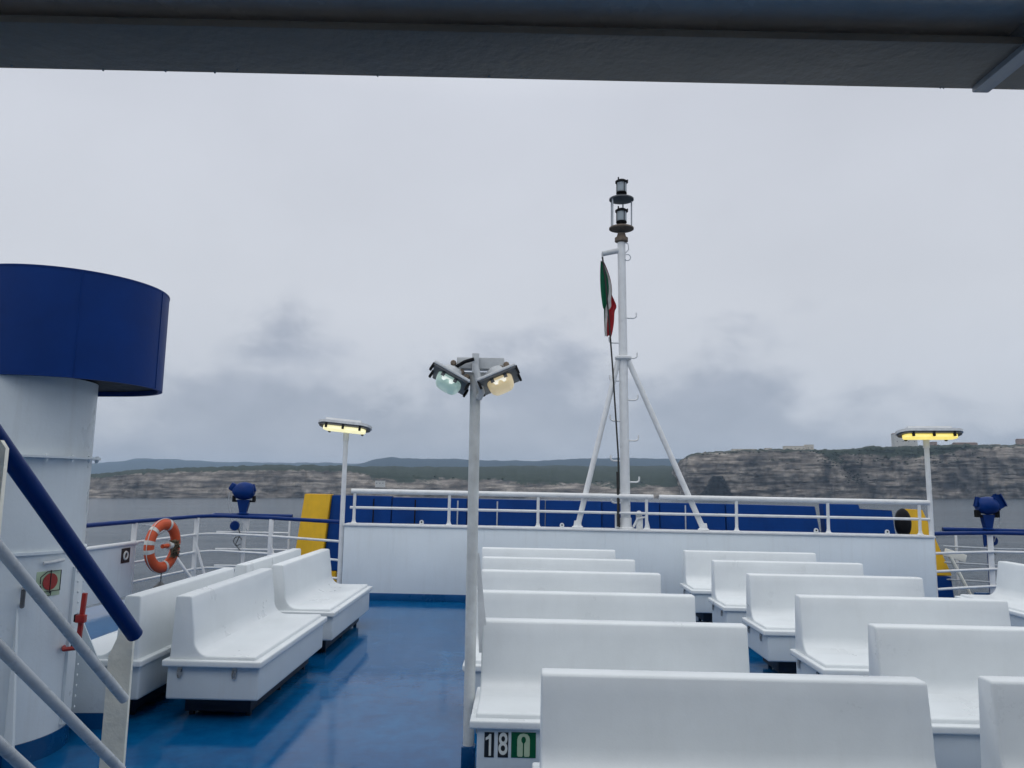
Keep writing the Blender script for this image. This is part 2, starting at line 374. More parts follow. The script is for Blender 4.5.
def mask2(px, t, p):
    if t > 1: return (.62, 0, 0)
    yy = 498-t*50
    r = max(0, (t-.86)*3.2)
    veg = math.exp(-((px-905)/52)**2)*max(0, (t-.62)*2.4)
    veg += math.exp(-((px-(826+(1-t)*55))/11)**2)*(1.0 if t > .45 else .15)*.42
    veg += math.exp(-((px-775)/45)**2)*math.exp(-((t-.82)/.05)**2)*.5
    veg += math.exp(-((px-995)/40)**2)*.38*max(0, 1-abs(t-.55)/.4)
    r += veg+.18*max(0, fbm(px*.03, t*5, 4))
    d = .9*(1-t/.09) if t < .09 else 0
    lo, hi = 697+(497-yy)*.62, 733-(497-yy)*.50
    if lo < px < hi and yy > 473.5: d = .78  # shade of the cave painted into the rock colour as a dark wedge
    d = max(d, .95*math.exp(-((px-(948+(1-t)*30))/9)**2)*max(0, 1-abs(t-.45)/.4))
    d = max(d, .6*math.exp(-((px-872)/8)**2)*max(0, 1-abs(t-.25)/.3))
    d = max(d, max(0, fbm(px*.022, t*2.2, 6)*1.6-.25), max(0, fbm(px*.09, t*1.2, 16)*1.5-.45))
    return (min(.8, r), min(.9, d), 0)
bm = terrain('h', 668, 1240, 1.7, Dw2, cl2, lambda px: (1750, itp(cl2, px)+2.5), 44, 8, 'rock', face2, lambda px, t: 1.5*fbm(px*.08, t*3), mask2)
o = structure(obj('headland', bm, 'rock', ang=60)); o.matrix_world = ENV
# far hills, two ranges
def ridge(name, tab, D, x0, x1, depth, amp):
    bm = nb(); lay = bm.verts.layers.float_color.new('mask'); cols = []
    px = x0
    while px <= x1:
        c = []; a = lev(px, 470, 1).x
        zt = lev(px, itp(tab, px), D).z
        for j in range(9):
            t = j/8; d = D-depth*(1-t); z = SEA-3+(zt-SEA+3)*math.sin(t*PI/2)**1.3+amp*fbm(px*.05, t*4)*t+amp*.5*fbm(px*.25, t*6)*t
            v = bm.verts.new((a*d, d, z)); v[lay] = (.55, 0, 0, 1); c.append(v)
        v = bm.verts.new((a*(D+600), D+600, SEA-3)); v[lay] = (.6, 0, 0, 1); c.append(v)
        cols.append(c); px += 4
    for A, B in zip(cols, cols[1:]):
        for j in range(len(A)-1): bm.faces.new((A[j], B[j], B[j+1], A[j+1]))
    o = structure(obj(name, bm, 'hill', ang=80)); o.matrix_world = ENV
ridge('hills', [(-150, 468), (60, 467), (95, 464), (120, 462), (135, 459.6), (170, 460), (195, 461.5), (240, 463.2), (290, 464), (330, 463), (350, 464), (420, 465), (720, 465)], 6200, -150, 724, 2600, 8)
ridge('hills', [(60, 490), (300, 482), (345, 467), (362, 463.5), (378, 459.2), (392, 457.2), (402, 458.6), (440, 459), (490, 461), (530, 461.8), (560, 460), (600, 458.8), (625, 458), (660, 459), (720, 459)], 4300, 300, 728, 1500, 6)
# scrub along the cliff tops
bm = nb()
def clump(p, r):
    r_ = bmesh.ops.create_icosphere(bm, subdivisions=1, radius=1)
    for v in r_['verts']:
        k = 1+.45*noise.noise(v.co*1.7+p*.13)
        v.co = p+V((v.co.x*r*1.4*k, v.co.y*r*k, v.co.z*r*.62*k))
for i in range(620):
    px = random.uniform(676, 1150); D = Dw2(px)+random.uniform(14, 60)
    if noise.noise(V((px*.05, 3, 1))) < -.15 and random.random() < .8: continue
    yt = itp(cl2, px); z = lev(px, yt, Dw2(px)).z
    p = V((lev(px, yt, 1).x*D, D, z-.4)); clump(p, random.uniform(.8, 2.2 if px > 845 else 1.4))
for i in range(500):
    px = random.uniform(60, 700); D = 1250+random.uniform(60, 330)
    yt = itp(cl1, px); z = lev(px, yt, 1250).z
    p = V((lev(px, yt, 1).x*D, D, z+.3+(D-1250)*.004)); clump(p, random.uniform(1.2, 3.0))
for i in range(380):                                    # gully and slope bushes on the headland
    t = random.uniform(.35, .98); s = random.choice((0, 0, 0, 1))
    px = 826+(1-t)*55+random.gauss(0, 7) if s else 905+random.gauss(0, 36)
    if not s and t < .70: continue
    yt = itp(cl2, px); top = lev(px, yt, Dw2(px)).z; h = SEA-4+(top-SEA+4)*t
    off, dz = face2(px, t, h, top-SEA); D = Dw2(px)+off
    p = V((lev(px, yt, 1).x*D, D, h)); clump(p, random.uniform(.8, 2.0))
o = obj('scrub', bm, 'scrub', ang=80); structure(o, 'stuff'); o.matrix_world = ENV

# buildings on the headland and the coast
def building(name, label, x0, x1, ytop, ybase, D, mat, depth=10, cat='building', wins=0, roof='flat', group='buildings on the cliff top'):
    a = lev(x0, ybase, D); b = lev(x1, ybase, D); h = lev(x0, ytop, D).z-a.z
    w = b.x-a.x; loc = V(((a.x+b.x)/2, D, a.z))
    root = thing(name, (0, 0, 0), label, cat, group)
    bm = nb(); box(bm, (0, depth/2, h/2-1.5), (w, depth, h+3)); obj('wall', bm, mat, root)
    bm = nb()
    if roof == 'flat': box(bm, (0, depth/2, h+.2), (w+.5, depth+.5, .4))
    else: prism(bm, [(-depth/2-.4, 0), (depth/2+.4, 0), (0, 1.6)], -w/2-.3, w/2+.3, Matrix.Translation((0, depth/2, h+.01)) @ frame((0, 0, 0), (0, 1, 0), (0, 0, 1)))
    obj('roof', bm, mat if roof == 'flat' else 'rooftile', root)
    for k in range(wins):
        bm = nb(); box(bm, (-w/2+w*(k+.5)/wins, -.03, h*.5), (min(1.3, w/wins*.4), .12, min(1.4, h*.35))); obj('window', bm, 'window', root)
    root.matrix_world = ENV @ Matrix.Translation(loc)
    return root
Db = 1215
building('stone_fort', 'long pale stone building standing on the cliff edge left of the yellow lamp', 785, 806, 446.2, 451, Db, 'plaster', wins=5)
building('stone_house', 'taller pale house block at the right end of the long stone building', 806.5, 814, 444.8, 451, Db, 'plaster', wins=2)
building('stone_ruin', 'low dark flat ruin on the bare left end of the headland', 733, 757, 449.2, 452.6, Db, 'plaster', wins=4)
building('stone_hut', 'small pale hut on the cliff top between the ruin and the fort', 766, 772, 448.2, 452, Db, 'plaster', wins=1)
building('white_house', 'white house on the cliff top right behind the yellow lamp head', 895, 918, 434, 449, Db, 'plasterwhite', wins=4, roof='gable')
building('cliff_top_shed', 'small dark shed on the cliff top just right of the yellow lamp post', 933, 937.5, 442, 447.5, Db, 'plasterpink', wins=1)
building('long_house', 'long low house with a reddish roof on the cliff top right of the yellow lamp', 956, 978, 443.2, 447.5, Db, 'plasterpink', wins=6, roof='gable')
building('small_house', 'small low grey house on the cliff top above the covered searchlight', 993, 1001, 444.4, 447.5, Db, 'plaster', wins=2)
building('cliff_top_house', 'reddish house at the right border of the picture on the cliff top', 1020, 1034, 439.5, 447.5, Db, 'plasterpink', wins=3, roof='gable')
building('shore_house', 'small white house with dark windows low on the far coast left of the floodlight post', 375, 384.5, 481, 485.4, 1262, 'plasterwhite', depth=8, wins=3, group='buildings on the far coast')

# air: closed box of even haze, the sky outside it
bm = nb(); box(bm, (0, 3300, 118), (17000, 7600, 270))
hz = obj('haze', bm, 'scrub'); hz.matrix_world = ENV; structure(hz, 'stuff')
m = bpy.data.materials.new('haze_air'); m.use_nodes = True; nt = m.node_tree; nt.nodes.clear()
pv = nd(nt, 'ShaderNodeVolumePrincipled'); pv.inputs['Color'].default_value = (.60, .78, 1, 1); pv.inputs['Density'].default_value = .00011
ou = nd(nt, 'ShaderNodeOutputMaterial'); nt.links.new(pv.outputs[0], ou.inputs['Volume'])
hz.data.materials.clear(); hz.data.materials.append(m)

# ------------------------------------------------------------------ benches
ZL0, ZL1, ZS, ZT, ZB = .392, .44, .466, .89, .157
def bench_profile():
    p = []                                   # (y, z): back at y=0, front towards -y
    p += [(-.040, ZL1-.004), (-.047, .65), (-.054, ZT-.014), (-.060, ZT-.004), (-.070, ZT)]
    p += [(-.155, ZT), (-.168, ZT-.005), (-.174, ZT-.016), (-.184, .80), (-.196, .72), (-.208, .645)]
    k = len(p)
    c = (-.33, .60); r0_ = .135
    for i in range(13):
        a = math.radians(-8)-math.radians(82)*i/12      # sweep from the back face round to the seat
        p.append((c[0]+r0_*.88*math.cos(a), c[1]+r0_*math.sin(a)-.0))
    p[-1] = (-.33, .465)
    mid = k+6
    p += [(-.45, .464), (-.60, .466), (-.658, .467), (-.668, .464), (-.673, .456), (-.675, ZL1-.004)]
    return p, mid
def sweep_profile(bm, poly, xs_ins, norm):
    rings = []
    for x, ins in xs_ins:
        rings.append([bm.verts.new((x, y-n[0]*ins, z-n[1]*ins)) for (y, z), n in zip(poly, norm)])
    n = len(poly)
    for A, B in zip(rings, rings[1:]):
        for i in range(n): bm.faces.new((A[i], A[(i+1) % n], B[(i+1) % n], B[i]))
    bm.faces.new(rings[0]); bm.faces.new(rings[-1])
BL = 1.81
def make_bench():
    root = thing('bench', (0, 0, 0), 'bench', 'bench')
    prof, mid = bench_profile()
    nrm = []
    for i in range(len(prof)):
        a = V(prof[i-1 if i else 0]); b = V(prof[min(i+1, len(prof)-1)]); d = (b-a).normalized()
        nrm.append(V((d.y*1, -d.x)) if False else V((-d.y, d.x)))
    # outward check: at the top of the backrest the normal must point up
    if nrm[5].y < 0: nrm = [-q for q in nrm]
    h = BL/2; b = .014
    xs = [(-h, b), (-h+.002, b*.45), (-h+.006, b*.14), (-h+b, 0), (h-b, 0), (h-.006, b*.14), (h-.002, b*.45), (h, b)]
    inner = (-.215, ZL1-.004)
    bm = nb(); sweep_profile(bm, prof[:mid+1]+[inner], xs, nrm[:mid+1]+[V((0, 0))]); obj('backrest', bm, 'gel', root, 50)
    bm = nb(); sweep_profile(bm, prof[mid:]+[inner], xs, nrm[mid:]+[V((0, 0))]); st = obj('seat', bm, 'gel', root, 50)
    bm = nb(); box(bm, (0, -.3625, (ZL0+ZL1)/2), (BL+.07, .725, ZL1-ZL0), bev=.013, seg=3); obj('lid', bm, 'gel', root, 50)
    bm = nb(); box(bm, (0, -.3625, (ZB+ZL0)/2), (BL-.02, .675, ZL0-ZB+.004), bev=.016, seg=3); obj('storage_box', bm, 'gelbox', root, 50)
    for sx in (-1, 1):
        for y in (-.12, -.52):
            bm = nb()
            X = sx*((BL-.02)/2)
            box(bm, (X+sx*.004, y, .368), (.008, .034, .035), bev=.002)
            tube(bm, [(X+sx*.012, y-.011, .372), (X+sx*.016, y-.012, .335), (X+sx*.013, y-.008, .312), (X+sx*.013, y+.008, .312), (X+sx*.016, y+.012, .335), (X+sx*.012, y+.011, .372)], .0045, 6)
            box(bm, (X+sx*.010, y, .338), (.008, .014, .05), bev=.002)
            obj('latch', bm, 'steel', root)
    bm = nb(); box(bm, (0, -.3625, .100), (BL-.28, .49, .12), bev=.004); obj('under_bench_shade', bm, 'benchshade', root)  # added dark block, paints the shade in the gap below the box
    for sx in (-.70, 0, .70):
        for y in (-.15, -.575):
            bm = nb(); box(bm, (sx, y, .078), (.035, .035, .156), bev=.004); obj('foot', bm, 'benchshade', root)  # real feet, coloured near black to sink into the painted shade
    return root
bench0 = make_bench(); used = [False]
BG = 'white moulded benches on the open deck'
def dup(o, parent=None):
    c = o.copy(); COL.objects.link(c); c.parent = parent
    for ch in list(o.children): dup(ch, c)
    return c
def put_bench(x, y, rz, sx, label):
    if not used[0]: o = bench0; used[0] = True
    else: o = dup(bench0)
    o.location = (x, y, 0); o.rotation_euler = (0, 0, rz); o.scale = (sx, 1, 1)
    o['label'] = label; o['category'] = 'bench'; o['group'] = BG
    return o
ordr = ['farthest', 'second farthest', 'third farthest', 'third nearest', 'second nearest', 'nearest']
RY = [10.80, 9.48, 8.12, 6.62, 5.30, 3.905]; RX = [3.11, 3.17, 3.185, 3.13, 3.185, 3.095]; RS = [.98, .975, .965, .935, .975, .975]
MY = [10.60, 9.31, 7.97, 6.49, 5.19, 3.85]; MX = [.371, .446, .504, .515, .606, .998]; MS = [.985, .985, .985, .985, .932, .985]
LM = ['white bench farthest from the camera in the middle column, in front of the bow wall',
      'white bench second from the bow wall in the middle column, mostly hidden',
      'white bench third from the bow wall in the middle column beside the floodlight post',
      'white bench in the middle column just behind the bench numbered 18',
      'white bench with 18 and green lifejacket sticker on its box by the post',
      'white bench nearest the camera at bottom centre, shifted right of its column']
LR = ['white bench of the right column standing closest to the bow wall',
      'white bench second from the bow wall in the right column, latches on its left end',
      'white bench third from the bow wall in the right column with left end in view',
      'white bench fourth from the bow wall in the right column, in full width',
      'white bench fifth in the right column, cut by the right picture edge',
      'white bench at the bottom right corner, only its left end in the picture']
for i in range(6):
    b_ = put_bench(MX[i], MY[i]+.042, 0, MS[i], LM[i])
    if i == 4: bench18 = b_
    put_bench(RX[i], RY[i]+.042, 0, RS[i], LR[i])
put_bench(-2.588, 6.705, PI/2, 1.02, 'white bench facing the blue aisle, nearer of the two, two latches on its end')
put_bench(-2.575, 8.875, PI/2, 1.05, 'white bench facing the blue aisle, farther one, with raindrops near the bow wall')
put_bench(-2.716, 6.66, -PI/2, 1.02, 'white bench facing the port rail, back to back with the nearer aisle bench')
put_bench(-2.70, 8.84, -PI/2, 1.06, 'white bench facing the port rail, back to back with the farther aisle bench')
put_bench(6.27, 9.20, -PI/2, 1.02, 'white bench side on at the right picture edge in front of the starboard rail')
# the stickers 18 + life jacket on the box of one bench (bench scale in x is undone by building in its local space)
bx = bench18.location
Yf = bx.y-.3625-.3375
def sticker(name, x0, x1, y0, y1, mat, off=.0015):
    a = aty(x0, y1, Yf); b = aty(x1, y0, Yf)
    bm = nb(); box(bm, ((a.x+b.x)/2, Yf-off, (a.z+b.z)/2), (b.x-a.x, .002, b.z-a.z))
    for v in bm.verts: v.co.x = bx.x+(v.co.x-bx.x)/MS[4]
    return obj(name, bm, mat, bench18), (a+b)/2
def sfix(o): return o
s1, c1 = sticker('number_sticker', 484, 494.3, 732.2, 757, 'black')
s2, c2 = sticker('number_sticker', 497.6, 508.4, 732.4, 757.2, 'black')
s3, c3 = sticker('lifejacket_sticker', 511, 536, 732.6, 757.4, 'green')
FY = Matrix.Identity(4)
def onface(c, off): return Matrix.Translation((bx.x+(c.x-bx.x)/MS[4], Yf-off, c.z)) @ Matrix.Rotation(PI/2, 4, 'X')
bm = nb(); prism(bm, [(-.002, -.058), (.012, -.058), (.012, .058), (.001, .058), (-.008, .046), (-.022, .038), (-.022, .024), (-.002, .032)], -.001, .001, onface(c1, .0035)); obj('digit', bm, 'stickwhite', s1)
text_mesh('digit', '8', .165, onface(c2, .0035), 'stickwhite', s2, .001, .72)
def vest(sgn):                                     # half of the pale life jacket pictogram
    pts = [(.004, .008), (.004, -.056), (.009, -.062), (.032, -.062), (.038, -.054), (.038, .03), (.034, .045), (.022, .058), (.0, .062), (.0, .046), (.010, .042), (.014, .030), (.013, .020), (.008, .012)]
    return [(x*sgn, y) for x, y in pts]
for s in (1, -1):
    bm = nb(); pts = vest(s); prism(bm, pts if s > 0 else pts[::-1], -.001, .001, onface(c3, .0035)); obj('lifejacket_symbol', bm, 'palegreen', s3)

# ------------------------------------------------------------------ bulwark at the bow
WX0, WX1, WY = -2.64, 6.09, 11.62
w = thing('bow_bulwark', ((WX0+WX1)/2, WY, 0), 'long white steel wall across the bow end of the deck with blue foot strip', 'wall')
bm = nb(); box(bm, ((WX0+WX1)/2, WY+.15, .585), (WX1-WX0, .30, .97), bev=.006); obj('wall_panel', bm, 'wall', w)
bm = nb(); box(bm, ((WX0+WX1)/2, WY+.15, 1.086), (WX1-WX0+.03, .345, .03), bev=.008); obj('top_ledge', bm, 'rail', w)
bm = nb(); box(bm, ((WX0+WX1)/2, WY+.148, .052), (WX1-WX0-.01, .32, .104), bev=.006); obj('foot_strip', bm, 'kick', w)
for px in (421.5, 562, 816, 887):
    p = aty(px, 524, WY+.02); bm = nb()
    o_ = V((p.x, WY+.03, 1.101))
    prism(bm, [(-.032, 0), (.032, 0), (.032, .045)]+[(.032*math.cos(a), .045+.032*math.sin(a)) for a in [k*PI/8 for k in range(1, 8)]]+[(-.032, .045)], 0, .014, frame(o_, (1, 0, 0), (0, 0, 1)))
    lg = obj('lifting_lug', bm, 'rail', w)
    bm = nb(); lathe(bm, [(.012, 0), (.012, .003)], (p.x, WY+.014, 1.146), Matrix.Rotation(PI/2, 3, 'X'), 12); obj('hole', bm, 'dark', lg)
random.seed(11)
bm = nb()
for k in range(60):
    x = random.uniform(WX0+.1, WX1-.1); lathe(bm, [(.012, 0), (.009, .008), (0, .011)], (x, WY+.02+random.uniform(0, .1), 1.1015), None, 7)
obj('bolt_heads', bm, 'rail', w)
for x in (-1.9, -.55, 1.25, 2.75, 4.4):
    bm = nb(); tube(bm, [(x, WY-.0005, .11), (x+.004, WY-.0005, 1.065)], .0028, 6); obj('weld_seam', bm, 'wall', w)
# railing on top of it
rl = thing('bow_railing', ((WX0+WX1)/2, WY+.06, 1.101), 'white pipe railing with one middle bar on top of the bow wall', 'railing')
RYY = WY+.06; gapx = 2.00
for x0, x1 in ((WX0+.07, gapx-.03), (gapx+.06, WX1-.02)):
    bm = nb(); tube(bm, [(x0, RYY, 1.585), (x1, RYY, 1.585)], .038, 14); obj('top_rail', bm, 'rail', rl)
bm = nb(); tube(bm, [(WX0+.06, RYY, 1.34), (WX1-.02, RYY, 1.34)], .020, 12); obj('middle_rail', bm, 'rail', rl)
for px in (354, 449, 538, 646.5, 736.5, 828, 919.5):
    x = aty(px, 515, RYY).x; bm = nb()
    tube(bm, [(x, RYY, 1.101), (x, RYY, 1.56)], .023, 10); lathe(bm, [(.05, 0), (.05, .012), (.03, .03), (.026, .06)], (x, RYY, 1.101), None, 12)
    obj('post', bm, 'rail', rl)

# ------------------------------------------------------------------ bow ramp behind the wall
rp = thing('bow_ramp', (1.5, 13.1, 0), 'raised blue bow ramp with yellow side plates behind the white railing', 'ramp')
def slab(name, pts, Y0, Y1, mat, lean=.10):      # polygon in x,z with thickness in y, leaning forward with height
    bm = nb(); n = len(pts)
    a = [bm.verts.new((x, Y0+lean*z, z)) for x, z in pts]; b = [bm.verts.new((x, Y1+lean*z, z)) for x, z in pts]
    for i in range(n): bm.faces.new((a[i], a[(i+1) % n], b[(i+1) % n], b[i]))
    bm.faces.new(a[::-1]); bm.faces.new(b)
    bmesh.ops.bevel(bm, geom=list(bm.edges), offset=.008, segments=2, affect='EDGES')
    return obj(name, bm, mat, rp)
slab('yellow_plate', [(-3.76, .35), (-3.29, .35), (-3.22, 1.50), (-3.66, 1.50)], 12.90, 13.12, 'yellow')
slab('blue_panel', [(-3.275, .25), (-2.2, .25), (-2.2, 1.485), (-3.215, 1.485)], 12.98, 13.18, 'panel')
xs = [-2.19, -.92, .40, 1.35, 2.32, 3.42]
for a, b2 in zip(xs, xs[1:]): slab('blue_panel', [(a+.006, .25), (b2-.006, .25), (b2-.006, 1.47), (a+.006, 1.47)], 12.98, 13.18, 'panel')
slab('blue_panel', [(3.43, .25), (5.08, .25), (4.92, 1.46), (3.43, 1.47)], 12.98, 13.18, 'panel')
slab('blue_panel', [(5.09, .25), (6.28, .25), (6.20, 1.42), (5.66, 1.43), (5.655, 1.505), (5.06, 1.505)], 12.98, 13.18, 'panel')
slab('yellow_plate', [(6.30, .38), (7.10, .38), (6.72, 1.44), (6.42, 1.45)], 13.0, 13.16, 'yellow')
slab('base_block', [(6.55, .0), (7.08, .0), (7.04, .37), (6.55, .37)], 12.96, 13.2, 'panel', 0)
slab('base_block', [(-3.5, .0), (-3.05, .0), (-3.05, .24), (-3.5, .24)], 12.96, 13.2, 'yellow', 0)
for z in (.72, 1.02, 1.30):                                    # plate stiffeners
    bm = nb(); box(bm, (1.0, 12.965+.1*z, z), (6.2, .012, .012)); obj('stiffener', bm, 'kick', rp)
for px in (372, 414, 457, 497, 538, 687):                      # thin stays in front of the ramp
    x = aty(px, 510, 12.9).x; bm = nb(); tube(bm, [(x, 12.98, .3), (x, 13.03, 1.44)], .012, 8); obj('stay', bm, 'greyrail' if px % 2 else 'dark', rp)
bm = nb()
prf = [(0, -.12), (.07, -.115), (.125, -.095), (.165, -.06), (.18, 0), (.165, .06), (.125, .095), (.07, .115), (0, .12)]
lathe(bm, prf, (6.13, 12.62, 1.24), Matrix.Rotation(PI/2, 3, 'X') @ Matrix.Diagonal((.66, 1.3, 1)), 24)
box(bm, (6.13, 12.63, .55), (.10, .08, .95), bev=.01)
tag(obj('rubber_fender', bm, 'dark'), 'black oval rubber fender standing between the blue ramp and yellow plate', 'fender')

# ------------------------------------------------------------------ mast, flag, halyard
mb = V((1.575, WY+.17, 1.10)); mt_ = V((1.50, WY+.17, 5.57))
def mp(z): return mb+(mt_-mb)*((z-mb.z)/(mt_.z-mb.z))
ms = thing('mast', mb, 'tall white mast with twin lanterns, step hooks and two slanted stays', 'mast')
bm = nb(); tube(bm, [mb, mp(3.3), mt_], .075, 20, r1=.062); obj('pole', bm, 'rail', ms)
bm = nb(); lathe(bm, [(.13, 0), (.13, .02), (.09, .035), (.085, .16), (.078, .17)], mb, None, 18); obj('foot_flange', bm, 'rail', ms)
bm = nb(); box(bm, mb+V((.20, -.03, .10)), (.10, .09, .20), bev=.02); tube(bm, [mb+V((.11, -.05, .04)), mb+V((.16, -.1, .16)), mb+V((.3, -.08, .19)), mb+V((.34, -.05, .01))], .018, 8); lathe(bm, [(.045, 0), (.05, .03), (.03, .08), (.0, .09)], mb+V((.19, -.05, .19)), None, 12)
obj('winch', bm, 'rail', ms)
bm = nb(); box(bm, mb+V((-.14, -.03, .12)), (.05, .09, .24), bev=.015)
obj('cleat', bm, 'rail', ms)
bm = nb(); lathe(bm, [(.085, -.05), (.13, -.03), (.13, .0), (.085, .02)], mp(3.72), None, 18); obj('collar', bm, 'rail', ms)
for (tx, fx, sx) in ((1.452, .845, -1), (1.612, 2.73, 1)):
    bm = nb(); top = V((tx, WY+.16, 3.66)); ft = V((fx, WY+.12, 1.12))
    tube(bm, [top, ft], .042, 14); lathe(bm, [(.085, -.018), (.085, 0), (.06, .02), (.05, .09)], ft, None, 14)
    tube(bm, [top, V((tx, WY+.165, 3.72)), mp(3.72)], .03, 8)
    obj('stay', bm, 'rail', ms)
bm = nb(); ar0 = mp(5.43); ar1 = V((1.20, ar0.y-.02, 5.36))
tube(bm, [ar0, ar1], .042, 12); box(bm, ar1+V((.0, 0, -.03)), (.03, .03, .09), bev=.006); obj('flag_arm', bm, 'grey', ms)
hooks = [(4.56, 1), (4.10, -1), (3.68, 1), (3.20, -1), (2.80, 1), (2.35, -1), (1.98, 1), (1.62, -1)]
hk = [(318, 1), (343, -1), (358, 1), (381, -1), (400, 1), (421, -1), (440.5, 1), (461, -1), (482, 1), (503, -1)]
for y, s in hk:
    z = aty(625, y, mb.y).z; p = mp(z); bm = nb()
    tube(bm, [p, p+V((s*.17, 0, 0)), p+V((s*.20, 0, .012)), p+V((s*.212, 0, .03)), p+V((s*.214, 0, .085))], .013, 8)
    obj('step_hook', bm, 'rail', ms)
# lanterns
q = mt_.copy()
bm = nb(); lathe(bm, [(.065, -.02), (.105, .0), (.105, .055), (.075, .075), (.06, .13)], q, None, 20); obj('mount', bm, 'rust', ms)
for k, (zz, mat) in enumerate(((.20, 'rust'), (.68, 'darkgrey'))):
    bm = nb(); lathe(bm, [(.03, -.02), (.165, -.008), (.195, .0), (.195, .02), (.165, .035), (.05, .05)], q+V((0, 0, zz)), None, 28); obj('platform', bm, mat, ms)
    c = q+V((0, 0, zz+.05))
    bm = nb(); lathe(bm, [(.055, 0), (.06, .05), (.085, .055), (.085, .075), (.06, .08)], c, None, 20)
    lathe(bm, [(.10, .235), (.10, .26), (.06, .285), (0, .29)], c, None, 20)
    for j in range(4):
        a = j*PI/2+.4; tube(bm, [c+V((.088*math.cos(a), .088*math.sin(a), .06)), c+V((.088*math.cos(a), .088*math.sin(a), .24))], .006, 6)
    tube(bm, [c+V((-.05, 0, .27)), c+V((-.05, 0, .33))], .012, 6); tube(bm, [c+V((.095, 0, .24)), c+V((.095, 0, .29))], .012, 6)
    ln = obj('lantern', bm, 'dark', ms)
    bm = nb(); lathe(bm, [(.078, .082), (.084, .11), (.078, .135), (.084, .16), (.078, .185), (.084, .21), (.078, .232)], c, None, 24); obj('lens', bm, 'glass', ln)
bm = nb()
for a in (2.7, 3.6, .15, 1.3): tube(bm, [q+V((.165*math.cos(a), .165*math.sin(a), .21)), q+V((.165*math.cos(a), .165*math.sin(a), .70))], .012, 8)
obj('platform_rods', bm, 'greyrail', ms)
bm = nb()
tube(bm, [q+V((.05, -.04, -.03)), q+V((.1, -.04, -.05)), q+V((.11, -.04, -.14)), q+V((.06, -.04, -.2))], .008, 6)
tube(bm, arc(q+V((.09, -.04, -.27)), .05, -2.4, 2.2, 10), .008, 6); obj('cable', bm, 'greyrail', ms)
# flag hanging limp, green / white / red
bm = nb()
top = V((1.212, ar1.y-.01, 5.24)); rows = 34
mats = []
grid = []
for i in range(rows+1):
    t = i/rows; z = top.z-1.20*t
    cx = top.x+.012+.075*t+.012*math.sin(t*5)
    gw = .020+.110*math.sin(min(1, t/.66)*PI)**.9 if t < .62 else max(.004, .018-.05*(t-.6))
    ww = .016+.030*min(1, t*2.5)+.030*math.exp(-((t-.60)/.06)**2)-.04*max(0, t-.62)
    rw = .006 if t < .46 else .006+.105*math.sin(min(1, (t-.46)/.62)*PI)**.6
    row = []; x = cx-.045-(gw*.35 if t < .62 else .0)
    segs = [(gw, 5), (ww, 4), (rw, 5)]
    k = 0
    row.append(V((x, top.y+.014*math.sin(k*1.9+t*4), z)))
    for wd, n in segs:
        for j in range(n):
            x += wd/n*1.0; k += 1
            row.append(V((x, top.y+.016*math.sin(k*1.7+t*3.5), z+.012*math.sin(k*1.3))))
    grid.append([bm.verts.new(p) for p in row])
for A, B in zip(grid, grid[1:]):
    for j in range(len(A)-1):
        f = bm.faces.new((A[j], A[j+1], B[j+1], B[j])); f.material_index = 0 if j < 5 else (1 if j < 9 else 2)
bmesh.ops.solidify(bm, geom=list(bm.faces), thickness=.004)
tag(obj('flag', bm, ['flaggreen', 'flagwhite', 'flagred'], ang=80), 'limp green white and red flag hanging from the mast arm', 'flag')
bm = nb()
tube(bm, [ar1+V((0, -.012, -.06)), V((1.245, ar1.y-.06, 4.9)), V((1.30, ar1.y-.05, 4.3)), V((1.36, ar1.y-.02, 3.6)), V((1.445, WY+.06, 2.2)), V((1.455, WY+.05, 1.45)), V((1.465, WY+.06, 1.13))], .013, 8)
tube(bm, [V((1.43, WY+.05, 1.95)), V((1.44, WY+.04, 1.5)), V((1.44, WY+.05, 1.14))], .016, 8)
tag(obj('halyard', bm, 'darkrope'), 'dark rope halyard running down beside the white mast', 'rope')

